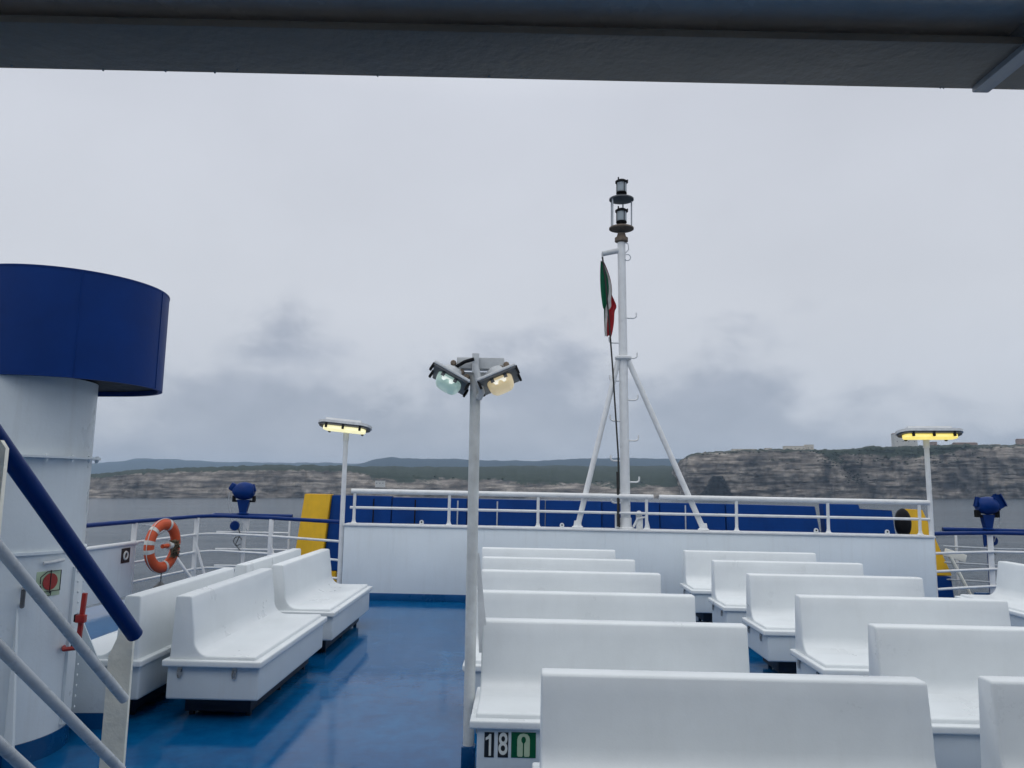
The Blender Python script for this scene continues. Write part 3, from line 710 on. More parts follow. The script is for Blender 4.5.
# ------------------------------------------------------------------ deck lamps with yellow tubes
def tube_lamp(base, top, w, rot, tilt, mat, label):
    root = thing('deck_lamp', base, label, 'lamp', 'tube lamps on poles at the bow wall')
    bm = nb(); tube(bm, [base, top], .036, 16); obj('pole', bm, 'rail', root)
    R = Matrix.Rotation(rot, 3, 'Y') @ Matrix.Rotation(tilt, 3, 'X')
    def cp(hw, hd, n=10):              # rounded (stadium-like) outline
        pts = []
        for sx, a0 in ((1, -PI/2), (-1, PI/2)):
            for i in range(n+1):
                a = a0+PI*i/n
                pts.append((sx*(hw-hd)+hd*math.cos(a)*1.0, hd*math.sin(a)))
        return pts
    c = V(top)+V((.0, -.10, .115))
    def T(z): return Matrix.Translation(c) @ R.to_4x4() @ Matrix.Translation((0, 0, z))
    bm = nb(); prism(bm, cp(w/2, .16), -.005, .035, T(0)); bmesh.ops.bevel(bm, geom=[e for e in bm.edges if e.calc_face_angle(0) > 1], offset=.01, segments=2, affect='EDGES')
    hs = obj('housing', bm, 'grey', root)
    bm = nb(); prism(bm, cp(w/2-.02, .14), -.03, -.006, T(0)); obj('rim', bm, 'darkgrey', root)
    bm = nb(); prism(bm, cp(w/2-.085, .085), -.075, -.031, T(0)); bmesh.ops.bevel(bm, geom=[e for e in bm.edges if e.calc_face_angle(0) > 1], offset=.02, segments=3, affect='EDGES'); obj('diffuser', bm, mat, root)
    bm = nb(); mtx = T(.062)
    r_ = bmesh.ops.create_cube(bm, size=1)
    for v in r_['verts']: v.co = mtx @ V((v.co.x*(w*.66)-.02, v.co.y*.18, v.co.z*.05))
    obj('ballast_box', bm, 'rail', root)
    for sx, sy in ((-.62, -1), (0, -1), (.62, -1), (-.62, 1), (0, 1), (.62, 1)):
        bm = nb(); mtx = T(-.045); r_ = bmesh.ops.create_cube(bm, size=1)
        for v in r_['verts']: v.co = mtx @ V((sx*w/2+v.co.x*.03, sy*.128+v.co.y*.035, v.co.z*.07))
        obj('clip', bm, 'dark', root)
    bm = nb(); lathe(bm, [(.045, -.1), (.045, .0), (.05, .085)], V(top), None, 14); obj('socket', bm, 'rail', root)
tube_lamp(V((-2.70, 11.72, 0)), V((-2.70, 11.72, 2.44)), .82, .09, -.24, 'tubeL', 'white pole lamp with pale yellow lit tube by the yellow plate, left end of wall')
tube_lamp(V((6.125, 11.72, 0)), V((6.095, 11.72, 2.50)), .98, -.02, -.24, 'tubeR', 'white pole lamp with deep yellow lit tube at the right end of the wall')

# ------------------------------------------------------------------ floodlight post in the middle
PB = V((-.302, 5.0, 0))
fp = thing('floodlight_post', PB, 'white post with two lit floodlights standing beside the bench numbered 18', 'floodlight post')
bm = nb(); tube(bm, [PB+V((0, 0, .14)), V((-.318, 5.0, 2.46))], .035, 18); obj('pole', bm, 'pole', fp)
bm = nb(); box(bm, PB+V((0, 0, .075)), (.085, .085, .15), bev=.008); obj('foot', bm, 'kick', fp)
bm = nb(); prism(bm, [(.0, 0), (.018, 0), (.095, -.62), (.030, -.62)], -.004, .004, frame(V((-.285, 5.06, 1.31)), (1, 0, 0), (0, 0, 1))); obj('gusset', bm, 'rail', fp)
H = V((-.316, 5.0, 2.50))
bm = nb(); box(bm, H+V((.03, .02, .035)), (.31, .12, .075), bev=.006); obj('junction_box', bm, 'grey', fp)
bm = nb(); box(bm, H+V((.03, .02, -.055)), (.30, .05, .07), bev=.004); obj('bracket_plate', bm, 'grey', fp)
bm = nb(); box(bm, H+V((0, -.062, .03)), (.045, .03, .13), bev=.005); tube(bm, [H+V((.0, -.06, .02)), H+V((.02, -.075, -.08)), H+V((.045, -.06, -.16)), H+V((.025, -.045, -.20))], .022, 10); obj('clamp', bm, 'grey', fp)
bm = nb(); tube(bm, [H+V((-.01, -.075, .055)), H+V((-.07, -.08, .035)), H+V((-.125, -.06, .005))], .012, 8); obj('cable', bm, 'dark', fp)
for px, py in ((-.145, .03), (-.09, -.03), (-.055, -.06), (.165, .0), (.20, .025), (-.05, -.10), (.14, -.05)):
    bm = nb(); lathe(bm, [(.017, -.02), (.02, -.012), (.02, .012), (.014, .02)], H+V((px, -.05, py)), Matrix.Rotation(PI/2, 3, 'X'), 8); obj('bolt', bm, 'rust', fp)
for s, mat, bulb in ((-1, 'floodcool', 'bulbcool'), (1, 'floodwarm', 'bulbwarm')):
    c = H+V((-.160 if s < 0 else .152, -.02, -.065))
    R = Matrix.Rotation(s*-.42, 3, 'Y') @ Matrix.Rotation(.55, 3, 'X')
    R = Matrix.Rotation(s*-.50 if s < 0 else s*-.42, 3, 'Y') @ Matrix.Rotation(-.30, 3, 'X')
    def tr(bm_, pts): 
        for v in bm_.verts: v.co = c+R @ v.co
    bm = nb(); box(bm, (0, 0, 0), (.265, .24, .022), bev=.01)
    lathe(bm, [(.085, .012), (.08, .05), (.05, .075), (0, .08)], (0, 0, 0), None, 20); tr(bm, 0)
    fl = obj('floodlight', bm, 'grey', fp)
    bm = nb(); box(bm, (0, 0, -.017), (.25, .225, .012), bev=.004); tr(bm, 0); obj('gasket', bm, 'darkgrey', fl)
    bm = nb()
    rgs = []
    for zz_, hw in ((-.024, .086), (-.045, .084), (-.066, .078), (-.082, .064), (-.091, .044), (-.095, .020)):
        rg_ = []
        for k in range(32):
            a = 2*PI*k/32; ca, sa = math.cos(a), math.sin(a); q_ = (abs(ca)**3.6+abs(sa)**3.6)**(-1/3.6)
            rg_.append(bm.verts.new((hw*1.0*q_*ca, hw*1.02*q_*sa, zz_)))
        rgs.append(rg_)
    for A, B in zip(rgs, rgs[1:]):
        for k in range(32): bm.faces.new((A[k], A[(k+1) % 32], B[(k+1) % 32], B[k]))
    bm.faces.new(rgs[0]); bm.faces.new(rgs[-1])
    tr(bm, 0); obj('glass_bowl', bm, mat, fl)
    bm = nb()
    prism(bm, [(-.052, .02), (-.036, -.014), (-.020, -.018), (-.008, .006), (.008, .006), (.020, -.018), (.036, -.014), (.052, .02)], -.003, .003, frame(V((0, -.086, -.056)), (1, 0, 0), (0, .18, 1)))
    tr(bm, 0); obj('reflector', bm, bulb, fl)
    for ox in (-.045, .045):
        bm = nb(); box(bm, (ox, -.089, -.036), (.024, .006, .026), bev=.003); tr(bm, 0); obj('grille_bar', bm, 'darkgrey', fl)
    for sx in (-.13, .13):
        for sy in (-.09, .03):
            bm = nb(); box(bm, (sx, sy, -.03), (.016, .028, .055), bev=.004); tr(bm, 0); obj('clip', bm, 'dark', fl)

# ------------------------------------------------------------------ funnel (ventilation trunk with a blue cap)
fn = thing('ventilation_funnel', (-3.5, 5.2, 0), 'round white ventilation trunk with a big blue drum cap at the left edge', 'funnel')
def stadium(c1, c2, r, n=36):
    c1, c2 = V(c1), V(c2); pts = []
    d = (c2-c1); a = math.atan2(d.y, d.x)
    for i in range(n+1): t = a-PI/2+PI*i/n; pts.append((c2.x+r*math.cos(t), c2.y+r*math.sin(t)))
    for i in range(n+1): t = a+PI/2+PI*i/n; pts.append((c1.x+r*math.cos(t), c1.y+r*math.sin(t)))
    return pts
T1, T2, TR = (-3.90, 5.26), (-3.497, 5.13), .54
K1, K2 = (-3.90, 5.39), (-3.205, 5.272)
bm = nb(); prism(bm, stadium(T1, T2, TR), .13, 2.39); obj('trunk', bm, 'white', fn)
bm = nb(); prism(bm, stadium(T1, T2, TR+.006), .0, .129); obj('foot_strip', bm, 'kick', fn)
bm = nb(); prism(bm, stadium(T1, T2, TR+.016), 1.258, 1.276); obj('lip', bm, 'white', fn)
bm = nb(); prism(bm, stadium(T1, T2, TR+.055), 1.863, 1.877); fl_ = obj('flange', bm, 'white', fn)
for k in range(12):
    a = -2.4+k*.31
    bm = nb(); lathe(bm, [(.007, -.022), (.007, -.012), (.011, -.011), (.011, 0), (.011, .022), (.007, .026)], (T2[0]+(TR+.036)*math.cos(a), T2[1]+(TR+.036)*math.sin(a), 1.861), None, 8); obj('flange_bolt', bm, 'white', fn)
bm = nb(); P1, P2 = stadium(K1, K2, .63, 48), stadium(K1, K2, .60, 48)
n = len(P1); a = [bm.verts.new((*p, 2.365)) for p in P1]; b = [bm.verts.new((*p, 3.06)) for p in P1]; c = [bm.verts.new((*p, 2.365)) for p in P2]; d = [bm.verts.new((*p, 2.405)) for p in P2]
for i in range(n):
    j = (i+1) % n
    bm.faces.new((a[i], a[j], b[j], b[i])); bm.faces.new((a[j], a[i], c[i], c[j])); bm.faces.new((c[j], c[i], d[i], d[j]))
bm.faces.new(b); cp_ = obj('cap', bm, 'capblue', fn)
for a_ in (-.95, .05):
    bm = nb(); q0 = V((K2[0]+.631*math.cos(a_), K2[1]+.631*math.sin(a_), 2.368)); tube(bm, [q0, q0+V((0, 0, .69))], .0035, 6); obj('weld_seam', bm, 'capblue', cp_)
bm = nb(); prism(bm, stadium(K1, K2, .603), 2.40, 2.43); obj('grille', bm, 'dark', fn)
bm = nb(); prism(bm, stadium(K1, K2, .6325), 3.052, 3.064); obj('cap_rim', bm, 'capblue', fn)
def onT(a, z, r=.54): return V((T2[0]+r*math.cos(a), T2[1]+r*math.sin(a), z))
def angx(px, py):           # angle on the trunk's round end met by a sight line
    d = fw+ri*((px-512)/F)-up*((py-384)/F); dx, dy = d.x, d.y
    A = dx*dx+dy*dy; B = -2*(dx*T2[0]+dy*T2[1]); C_ = T2[0]**2+T2[1]**2-TR*TR
    q_ = B*B-4*A*C_
    t = (-B-math.sqrt(max(q_, 0)))/(2*A)
    return math.atan2(dy*t-T2[1], dx*t-T2[0]), EYE+d.z*t
def curved(name, x0, x1, y0, y1, th, mat, parent, n=6, poly=None):
    a0, z1 = angx(x0, y0); a1, _ = angx(x1, y0); _, zb = angx((x0+x1)/2, y1); _, z1 = angx((x0+x1)/2, y0)
    bm = nb(); F0 = []; 
    for i in range(n+1):
        a = a0+(a1-a0)*i/n
        F0.append([bm.verts.new(onT(a, z, r)) for z, r in ((zb, TR), (zb, TR+th), (z1, TR+th), (z1, TR))])
    for A, B in zip(F0, F0[1:]):
        for k in range(4): bm.faces.new((A[k], A[(k+1) % 4], B[(k+1) % 4], B[k]))
    bm.faces.new(F0[0]); bm.faces.new(F0[-1])
    return obj(name, bm, mat, parent)
sg = curved('alarm_sign', 37, 61, 571, 596, .003, 'palegreen', fn)
a_, z_ = angx(49.5, 581.5); pc = onT(a_, z_, TR+.005); nx = V((math.cos(a_), math.sin(a_), 0))
rt = Matrix.Identity(3); tx = V((-math.sin(a_), math.cos(a_), 0))
mtx = frame(pc, tx, (0, 0, 1))
bm = nb(); prism(bm, [(.052*math.cos(k*PI/14), .052*math.sin(k*PI/14)) for k in range(28)], 0, .003, mtx); obj('red_disc', bm, 'red', sg)
bm = nb()
for pts in ([(-.085, -.01), (-.085, .04), (-.03, .078), (.085, .078), (.085, -.07)], [(.0, .085), (.0, -.085)], [(-.085, -.02), (-.06, -.07), (.085, -.07)], [(-.07, -.1), (.01, -.1), (.01, -.07)]):
    tube(bm, [mtx @ V((x*.84, y*.84, .004)) for x, y in pts], .0030, 6)
obj('diagram_lines', bm, 'black', sg)
a_, z_ = angx(52, 561.5)
bm = nb(); tube(bm, [onT(a_-.13, z_-.005, TR+.02), onT(a_, z_, TR+.025), onT(a_+.13, z_+.005, TR+.02)], .011, 8); obj('bar_handle', bm, 'grey', fn)
a_, z_ = angx(23, 597)
bm = nb(); p = onT(a_, z_, TR); tube(bm, [p+V((.0, 0, .05)), p+V((.05, -.08, .05)), p+V((.05, -.08, -.045)), p+V((.0, 0, -.045))], .013, 8); obj('hook', bm, 'darkgrey', fn)
# riveted joint strip, gusset fins, red lever
st_ = curved('joint_strip', 73, 80.5, 566, 713, .02, 'white', fn)
bm = nb()
for k in range(14):
    for px in (74.5, 79.5):
        a_, z_ = angx(px, 571+k*10.4); lathe(bm, [(.009, 0), (.007, .006), (0, .008)], onT(a_, z_, TR+.021), Matrix.Rotation(a_, 3, 'Z') @ Matrix.Rotation(PI/2, 3, 'Y'), 8)
obj('rivets', bm, 'white', st_)
f1 = V((-3.28, 5.10, 0))
def fin(name, base, d, w0, w1, z1, mat='white'):
    d = V(d).normalized()
    bm = nb(); prism(bm, [(-.08, .11), (w1, .11), (w0, z1), (-.08, z1)], -.006, .006, frame(base, d, (0, 0, 1))); f_ = obj(name, bm, mat, fn)
    bm = nb(); prism(bm, [(-.08, 0), (w1+.01, 0), (w1, .108), (-.08, .108)], -.007, .007, frame(base, d, (0, 0, 1))); obj('gusset_foot', bm, 'kick', f_)
fin('gusset', V((-3.085, 4.81, 0)), (.79, -.61, 0), .02, .17, .94)
fin('gusset', V((-3.21, 5.57, 0)), (1, .08, 0), .06, .42, .85)
lv = angx(82, 600)
bm = nb(); p0 = aty(86, 616, 5.14); p0.x -= .03; p0.z = 0.0
box(bm, p0+V((.03, -.05, .83)), (.028, .026, .34), Matrix.Rotation(.05, 3, 'Y'), bev=.006); box(bm, p0+V((.035, -.065, .84)), (.06, .035, .05), bev=.006); obj('lever', bm, 'red', fn)
bm = nb(); box(bm, p0+V((.0, -.05, .84)), (.03, .03, .05), bev=.006); box(bm, p0+V((.0, -.05, .68)), (.04, .03, .06), bev=.01); obj('lever_clip', bm, 'dark', fn)
a_, z_ = angx(64, 647); p = onT(a_, z_, TR)
bm = nb(); tube(bm, [p, p+V((.04, -.07, 0)), p+V((.13, -.05, .01))], .014, 8); obj('valve_handle', bm, 'red', fn)

# ------------------------------------------------------------------ stair railing at the left front
E1 = aty(135, 635, 2.5); E0 = aty(0, 443, 1.95); dr = (E0-E1)
sr = thing('stair_railing', (E1.x, 2.5, 0), 'stair railing with thick blue handrail and grey bars at bottom left', 'stair railing')
bm = nb(); tube(bm, [E1-dr*.01, E1+dr*.01, E1+dr*.98, E1+dr*1.35], .0245, 18); bmesh.ops.bevel(bm, geom=[e for f in bm.faces if len(f.verts) > 4 for e in f.edges], offset=.009, segments=2, affect='EDGES'); obj('handrail', bm, 'blue', sr)
for (xa, ya, xb, yb) in ((124, 699, 0, 549), (121, 770, 0, 648), (118, 852, 0, 745)):
    A = aty(xa, ya, 2.49); B = aty(xb, yb, 1.95); d_ = B-A
    bm = nb(); tube(bm, [A-d_*.0, A+d_*.03, A+d_*1.35], .0148, 14); obj('rail_bar', bm, 'barwhite', sr)
pt = aty(121.5, 632, 2.53)
bm = nb(); prism(bm, [(-.034, 0), (.038, 0), (.038, pt.z), (.026, pt.z+.008), (-.002, pt.z+.006), (-.034, pt.z-.075)], -.008, .008, frame(V((pt.x, 2.535, 0)), (1, .1, 0), (0, 0, 1))); obj('post', bm, 'cream', sr)
pt = aty(-7, 440, 1.90); P0 = V((pt.x, 1.90, 0))
bm = nb(); prism(bm, [(-.04, 0), (.036, 0), (.036, pt.z-.02), (.022, pt.z), (-.04, pt.z)], -.008, .008, frame(P0, (1, .1, 0), (0, 0, 1))); obj('post', bm, 'cream', sr)

# ------------------------------------------------------------------ side railings with blue top rail
pr_ = thing('side_railing', (-5.4, 10.5, 0), 'blue topped white side railing on the port side behind the lifebuoy', 'railing', 'side railings')
PA = [V((-5.60, 8.2, 0)), V((-5.53, 10.0, 0)), V((-5.28, 12.6, 0)), V((-5.15, 12.85, 0)), V((-4.95, 12.92, 0)), V((-4.05, 12.62, 0)), V((-2.76, 11.86, 0))]
def lift(pts, z): return [p+V((0, 0, z)) for p in pts]
bm = nb(); tube(bm, lift(PA, 1.11), .030, 12); obj('top_rail', bm, 'blue', pr_)
for z, r in ((.82, .020), (.54, .018), (.27, .018)):
    bm = nb(); tube(bm, lift(PA, z), r, 10); obj('middle_rail', bm, 'rail', pr_)
bm = nb(); tube(bm, lift([V((-5.16, 13.02, 0)), V((-4.6, 13.1, 0)), V((-3.86, 13.1, 0))], 1.12), .032, 12); tube(bm, [V((-5.16, 13.02, 1.12)), V((-5.15, 12.87, 1.11))], .03, 10); obj('platform_rail', bm, 'blue', pr_)
for z in (.84, .56, .29):
    bm = nb(); tube(bm, lift([V((-5.1, 13.02, 0)), V((-3.9, 13.1, 0))], z), .016, 8); obj('middle_rail', bm, 'rail', pr_)
def flatpost(root, x, y, h=1.09, wd=.075, ang=0., brace=0, mat='rail', name='post'):
    bm = nb(); box(bm, (x, y, h/2), (wd, .014, h), rotz(ang), bev=.003); p = obj(name, bm, mat, root)
    if brace:
        bm = nb(); d = V((math.cos(ang), math.sin(ang), 0))
        tube(bm, [V((x, y, .70)), V((x, y, 0))+d*brace], .022, 8); obj('brace', bm, mat, root)
for x, y in ((-5.57, 9.2), (-5.44, 10.92), (-5.265, 12.6), (-4.05, 12.60), (-3.90, 13.09)):
    flatpost(pr_, x, y, wd=.075 if x < -4 else .03, brace=.25 if y == 12.6 else 0)
bm = nb(); tube(bm, [V((-5.3, 11.95, .55)), V((-5.02, 12.12, .1))], .024, 8); obj('brace', bm, 'rail', pr_)
bm = nb(); prism(bm, [(-2.6, .10), (.95, .10), (.95, .80), (-2.6, .80)], -.006, .006, frame(V((-5.50, 10.0, 0)), (.08, 1, 0), (0, 0, 1))); pn = obj('side_plate', bm, 'white', pr_)
bm = nb(); tube(bm, [V((-5.70, 7.4, .815)), V((-5.42, 10.97, .815))], .03, 10); obj('plate_rim', bm, 'rail', pr_)
# small black plate with a white ring
mtx = frame(V((-5.442, 10.72, .66)), (.08, 1, 0), (0, 0, 1))
bm = nb(); prism(bm, [(-.10, -.10), (.10, -.10), (.10, .10), (-.10, .10)], .007, .010, mtx); pl = obj('ring_sign', bm, 'black', pn)
bm = nb()
pts = [mtx @ V((.042*math.cos(k*PI/10), .05*math.sin(k*PI/10), .012)) for k in range(21)]; tube(bm, pts, .014, 6, cap=False); obj('white_ring', bm, 'stickwhite', pl)

sb = thing('side_railing', (7.4, 12.3, 0), 'blue topped white side railing on the starboard side at the right edge', 'railing', 'side railings')
SA = [V((6.16, 11.78, 0)), V((6.7, 12.05, 0)), V((7.40, 12.36, 0)), V((9.3, 12.30, 0))]
bm = nb(); tube(bm, lift(SA, 1.125), .030, 12); obj('top_rail', bm, 'blue', sb)
for z, r in ((.835, .020), (.57, .020), (.31, .020)):
    bm = nb(); tube(bm, lift(SA, z), r, 10); obj('middle_rail', bm, 'rail', sb)
bm = nb(); tube(bm, lift([V((6.95, 12.98, 0)), V((7.95, 12.92, 0)), V((9.3, 12.85, 0))], 1.135), .034, 12); obj('platform_rail', bm, 'blue', sb)
for x, y, wd in ((7.35, 12.36, .09), (7.15, 12.96, .04), (8.35, 12.88, .26)):
    flatpost(sb, x, y, wd=wd)
for z in (.86, .6, .33):
    bm = nb(); tube(bm, lift([V((6.95, 12.98, 0)), V((7.75, 12.6, 0)), V((8.9, 12.9, 0))], z), .013, 8); obj('middle_rail', bm, 'greyrail', sb)
bm = nb(); tube(bm, [V((6.9, 12.7, .72)), V((7.25, 12.7, .0))], .03, 8); box(bm, (6.98, 12.7, .74), (.34, .05, .12), Matrix.Rotation(.3, 3, 'Y'), bev=.01); obj('brace', bm, 'cream', sb)
bm = nb(); box(bm, (7.9, 12.42, .10), (1.6, .05, .20), bev=.01); obj('foot_coaming', bm, 'kick', sb)

# ------------------------------------------------------------------ searchlights under blue covers
def searchlight(loc, rz, label, under):
    root = thing('searchlight', loc, label, 'searchlight', 'blue covered searchlights on the side rails')
    L0 = V(loc); R = rotz(rz)
    def P(*a): return L0+R @ V(a)
    bm = nb()
    prism(bm, [(-.05, 0), (.05, 0), (.105, .24), (-.105, .24)], -.045, .045, frame(L0, R @ V((1, 0, 0)), (0, 0, 1))); lathe(bm, [(.10, 0), (.10, .015), (.06, .03)], L0, None, 16)
    obj('pedestal', bm, 'blue', root)
    bm = nb()
    box(bm, P(0, 0, .215), (.36, .07, .03), R, bev=.006)
    for s in (-1, 1): box(bm, P(s*.165, 0, .255), (.045, .08, .10), R, bev=.008)
    obj('yoke', bm, 'dark', root)
    bm = nb(); RX = R @ Matrix.Rotation(PI/2, 3, 'Y')
    lathe(bm, [(0, -.19), (.07, -.18), (.115, -.145), (.14, -.08), (.15, 0), (.14, .08), (.12, .13), (.075, .165), (0, .17)], P(0, 0, .385), RX, 24)
    for v in bm.verts: v.co += (v.co-P(0, 0, .385))*.10*noise.noise(v.co*9)
    obj('lamp_cover', bm, 'blue', root)
    bm = nb(); box(bm, P(-.185, 0, .445), (.13, .11, .14), R @ Matrix.Rotation(.5, 3, 'Y'), bev=.04); obj('focus_knob', bm, 'blue', root); bm = nb(); box(bm, P(.155, .0, .44), (.05, .06, .13), R @ Matrix.Rotation(-.3, 3, 'Y'), bev=.015)
    obj('cover_knot', bm, 'blue', root)
    bm = nb(); tube(bm, [P(-.24, -.02, .36), P(-.25, -.03, .2), P(-.2, -.03, .04), P(-.14, -.05, -.2)], .006, 6)
    obj('cable', bm, 'greyrail', root)
    bm = nb(); lathe(bm, [(0, -.02), (.07, -.02), (.082, 0), (.07, .03), (0, .045)], P(under, -.10, -.19), R @ Matrix.Rotation(PI/2, 3, 'X'), 18)
    obj('horn', bm, 'blue', root)
    bm = nb(); tube(bm, arc(P(under+.06, -.08, -.44), .07, .3, 5.6, 12), .008, 6); tube(bm, [P(under+.05, -.1, -.2), P(under+.1, -.1, -.33), P(under+.03, -.1, -.5), P(under+.12, -.1, -.6)], .009, 6)
    obj('hanging_wire', bm, 'darkgrey', root)
    bm = nb(); prism(bm, [(-.14, 0), (.06, 0), (.045, -.26)], -.02, .02, frame(P(.05, .03, -.02), R @ V((1, 0, 0)), (0, 0, 1))); box(bm, P(.03, .05, -.55), (.05, .05, 1.1), R); obj('bracket', bm, 'blue' if L0.x > 0 else 'rail', root)
searchlight((-4.70, 13.10, 1.14), 0.1, 'blue covered searchlight on the port rail beside the lifebuoy', -.1)
searchlight((7.66, 12.93, 1.15), PI+.1, 'blue covered searchlight on the starboard rail at the right edge', -.16)

# ------------------------------------------------------------------ lifebuoy
lc = V((-5.06, 11.0, .775))
lb = thing('lifebuoy', lc, 'orange lifebuoy with white bands hanging on the port railing', 'lifebuoy')
nrm_ = V((.985, -.17, 0)).normalized(); tx = V((-nrm_.y, nrm_.x, 0)); tz = V((0, 0, 1))
tlt = Matrix.Rotation(-.10, 3, nrm_)
def ring(a, r): return lc+(tlt @ (tx*math.cos(a)+tz*math.sin(a)))*r
bm = nb(); N = 64; rg = []
for i in range(N):
    a = 2*PI*i/N; c = ring(a, .30); rad = (c-lc).normalized()
    rg.append([bm.verts.new(c+rad*(.078*math.cos(2*PI*k/16))+nrm_*(.062*math.sin(2*PI*k/16))) for k in range(16)])
for i in range(N):
    A, B = rg[i], rg[(i+1) % N]
    for k in range(16): bm.faces.new((A[k], A[(k+1) % 16], B[(k+1) % 16], B[k]))
obj('ring', bm, 'orange', lb, 80)
def band(a0, a1, mat='tape', off=.003, nm='band'):
    bm = nb(); rg = []
    for i in range(7):
        a = a0+(a1-a0)*i/6; c = ring(a, .30); rad = (c-lc).normalized()
        rg.append([bm.verts.new(c+rad*((.078+off)*math.cos(2*PI*k/16))+nrm_*((.062+off)*math.sin(2*PI*k/16))) for k in range(16)])
    for A, B in zip(rg, rg[1:]):
        for k in range(16): bm.faces.new((A[k], A[(k+1) % 16], B[(k+1) % 16], B[k]))
    obj(nm, bm, mat, lb, 80)
for a in (1.35, 3.05, 3.42, 5.05, .05): band(a-.08, a+.08)
band(2.4, 2.55)
bm = nb()
for k in range(4):
    a0 = 1.35+k*PI/2; pts = []
    for i in range(13): a = a0+PI/2*i/12; pts.append(ring(a, .378+.008*math.sin(PI*i/12))+nrm_*.02)
    tube(bm, pts, .005, 6)
obj('grab_rope', bm, 'tape', lb)
bm = nb(); c = ring(.1, .12)+nrm_*.05
tube(bm, [c+tx*-.20, c+tx*-.06], .03, 12); obj('light_tube', bm, 'orange', lb)
bm = nb(); tube(bm, [c+tx*-.07, c+tx*-.0], .055, 14); obj('light_cap', bm, 'tape', lb)
bm = nb(); random.seed(5)
for j in range(9):
    pts = [ring(.1, .2)+nrm_*.05+tx*random.uniform(-.12, .06)+tz*random.uniform(-.18, .07)+nrm_*random.uniform(0, .06) for _ in range(6)]
    tube(bm, pts, .014, 6)
obj('rope_coil', bm, 'rope', lb)
bm = nb(); tube(bm, [lc+V((.02, -.02, -.37)), lc+V((.02, -.02, -.50))], .008, 6); lathe(bm, [(.02, .06), (.05, .03), (.09, 0), (.09, -.02)], lc+V((.02, -.02, -.55)), None, 12); obj('float_weight', bm, 'darkgrey', lb)
bm = nb(); tube(bm, [ring(2.3, .36), V((-5.42, 11.1, 1.05))], .012, 6); tube(bm, [ring(1.0, .36), V((-5.40, 11.3, .82))], .012, 6); obj('hanger', bm, 'greyrail', lb)

# ------------------------------------------------------------------ canopy overhead
cn = thing('canopy', (0, 1.49, 2.6), 'dark grey wet steel canopy overhead across the top of the picture', 'canopy')
YB, ZB_ = 1.49, 2.592
bm = nb(); box(bm, (.5, .32, 2.665), (15, 2.33, .05)); obj('roof_plate', bm, 'roof', cn)
bm = nb(); box(bm, (.5, YB-.08, ZB_+.008), (15, .165, .016), bev=.004); box(bm, (.5, YB-.008, ZB_+.033), (14.99, .012, .034)); obj('edge_beam', bm, 'beam', cn)
for x in (-3.4, -2.12, .925, 3.2):
    bm = nb(); box(bm, (x, .36, 2.62), (.014, 2.24, .05)); box(bm, (x, .36, 2.587), (.034, 2.25, .014), bev=.003); obj('rib', bm, 'ribgrey', cn)
random.seed(8)
for k in range(46):
    x = random.uniform(-1.6, 1.6); r = random.choice((.0012, .0015, .0018, .0024)); bm = nb()
    lathe(bm, [(r, 0), (r*1.05, -r*.6), (r*.7, -r*1.3), (0, -r*1.7)], (x, YB-random.uniform(.0, .012), ZB_+.0005), None, 7)
    obj('water_drop', bm, 'glass', cn)
bm = nb(); box(bm, (.5, -.86, 3.0), (15, .10, 6.0)); obj('unseen_bounce_wall', bm, 'wall', cn)  # unseen deckhouse wall, added to shade benches and bounce light onto the roof
cn.rotation_euler = (0, 0, math.radians(1.05))

# ------------------------------------------------------------------ light: overcast
SUN_EL, SUN_AZ = math.radians(52), math.radians(200)
w_ = bpy.data.worlds.new('World'); SC.world = w_; w_.use_nodes = True; nt = w_.node_tree; L = nt.links.new
bg = nt.nodes['Background']; bg.inputs['Strength'].default_value = .10
sky = nd(nt, 'ShaderNodeTexSky', sky_type='NISHITA'); sky.sun_disc = False; sky.sun_elevation = SUN_EL; sky.sun_rotation = SUN_AZ
tc = nd(nt, 'ShaderNodeTexCoord'); sx = nd(nt, 'ShaderNodeSeparateXYZ'); L(tc.outputs['Generated'], sx.inputs[0])
def math_(op, a, b=None, c=None):
    n = nd(nt, 'ShaderNodeMath', operation=op)
    for i, v in enumerate((a, b, c)):
        if v is None: continue
        if isinstance(v, (int, float)): n.inputs[i].default_value = v
        else: L(v, n.inputs[i])
    return n.outputs[0]
zz = math_('MAXIMUM', sx.outputs['Z'], 0.0)
# heavy cloud bank low over the coast, with a billowing upper edge
mpn = nd(nt, 'ShaderNodeMapping'); mpn.inputs['Scale'].default_value = (3.2, 3.2, 5.5); mpn.inputs['Location'].default_value = (4.65, -4.88, 2.36); L(tc.outputs['Generated'], mpn.inputs['Vector'])
nA = nd(nt, 'ShaderNodeTexNoise', _Scale=2.0, _Detail=10, _Roughness=.55, _Distortion=.15); L(mpn.outputs['Vector'], nA.inputs['Vector'])
nB = nd(nt, 'ShaderNodeTexNoise', _Scale=.75, _Detail=5, _Roughness=.5); L(mpn.outputs['Vector'], nB.inputs['Vector'])
rgt = nd(nt, 'ShaderNodeMapRange', interpolation_type='SMOOTHSTEP', _From_Min=.26, _From_Max=.52, _To_Max=.09); L(sx.outputs['X'], rgt.inputs['Value'])
lft = nd(nt, 'ShaderNodeMapRange', interpolation_type='SMOOTHSTEP', _From_Min=-.33, _From_Max=-.46, _To_Max=.09); L(sx.outputs['X'], lft.inputs['Value'])
lim = math_('SUBTRACT', math_('SUBTRACT', .168, rgt.outputs['Result']), lft.outputs['Result'])
edge = math_('MULTIPLY_ADD', math_('SUBTRACT', nA.outputs['Fac'], .5), .42, math_('SUBTRACT', lim, zz))
bank = nd(nt, 'ShaderNodeMapRange', interpolation_type='SMOOTHSTEP', _From_Min=-.04, _From_Max=.075); L(edge, bank.inputs['Value'])
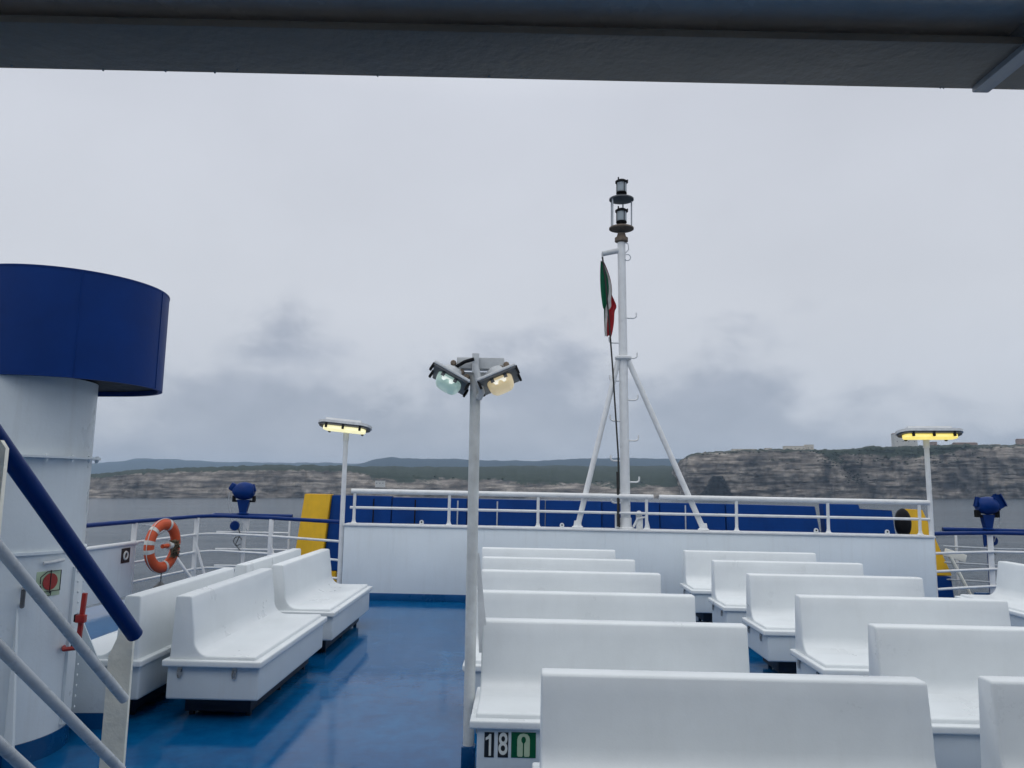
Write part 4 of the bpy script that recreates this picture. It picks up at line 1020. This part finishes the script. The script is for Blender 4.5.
lowf = nd(nt, 'ShaderNodeMapRange', interpolation_type='SMOOTHSTEP', _From_Min=.0, _From_Max=.12, _To_Min=.90, _To_Max=1.0); L(zz, lowf.inputs['Value'])
bankf = math_('MULTIPLY', bank.outputs['Result'], lowf.outputs['Result'])
hi = ramp(nt, [(0, (5.6, 5.9, 6.55)), (.22, (6.75, 6.98, 7.5)), (.46, (6.45, 6.72, 7.4)), (.62, (8.6, 8.9, 9.4)), (1, (14.0, 14.3, 14.8))]); L(zz, hi.inputs['Fac'])
mot = nd(nt, 'ShaderNodeMapRange', _From_Min=.3, _From_Max=.7, _To_Min=.95, _To_Max=1.05); L(nB.outputs['Fac'], mot.inputs['Value'])
him = nd(nt, 'ShaderNodeMix', data_type='RGBA', blend_type='MULTIPLY'); him.inputs['Factor'].default_value = 1; L(hi.outputs['Color'], him.inputs['A']); L(mot.outputs['Result'], him.inputs['B'])
nC = nd(nt, 'ShaderNodeTexNoise', _Scale=2.6, _Detail=8, _Roughness=.55); L(mpn.outputs['Vector'], nC.inputs['Vector'])
bk = ramp(nt, [(.3, (3.45, 3.8, 4.55)), (.7, (4.6, 4.95, 5.75))]); L(nC.outputs['Fac'], bk.inputs['Fac'])
cl = nd(nt, 'ShaderNodeMix', data_type='RGBA'); L(bankf, cl.inputs['Factor']); L(him.outputs['Result'], cl.inputs['A']); L(bk.outputs['Color'], cl.inputs['B'])
fin_ = nd(nt, 'ShaderNodeMix', data_type='RGBA'); fin_.inputs['Factor'].default_value = .93; L(sky.outputs['Color'], fin_.inputs['A']); L(cl.outputs['Result'], fin_.inputs['B'])
L(fin_.outputs['Result'], bg.inputs['Color'])
sd = bpy.data.lights.new('sun', 'SUN'); sd.energy = .5; sd.angle = math.radians(40); sd.color = (1, .97, .93)
so = bpy.data.objects.new('sun', sd); COL.objects.link(so)
so.rotation_euler = (PI/2-SUN_EL, 0, PI-SUN_AZ)
so.location = (0, 0, 30)
SC.view_settings.view_transform = 'Standard'; SC.view_settings.look = 'None'; SC.view_settings.exposure = 0; SC.view_settings.gamma = 1; SC.view_settings.use_curve_mapping = False
SC.cycles.volume_bounces = 1; SC.cycles.max_bounces = 8
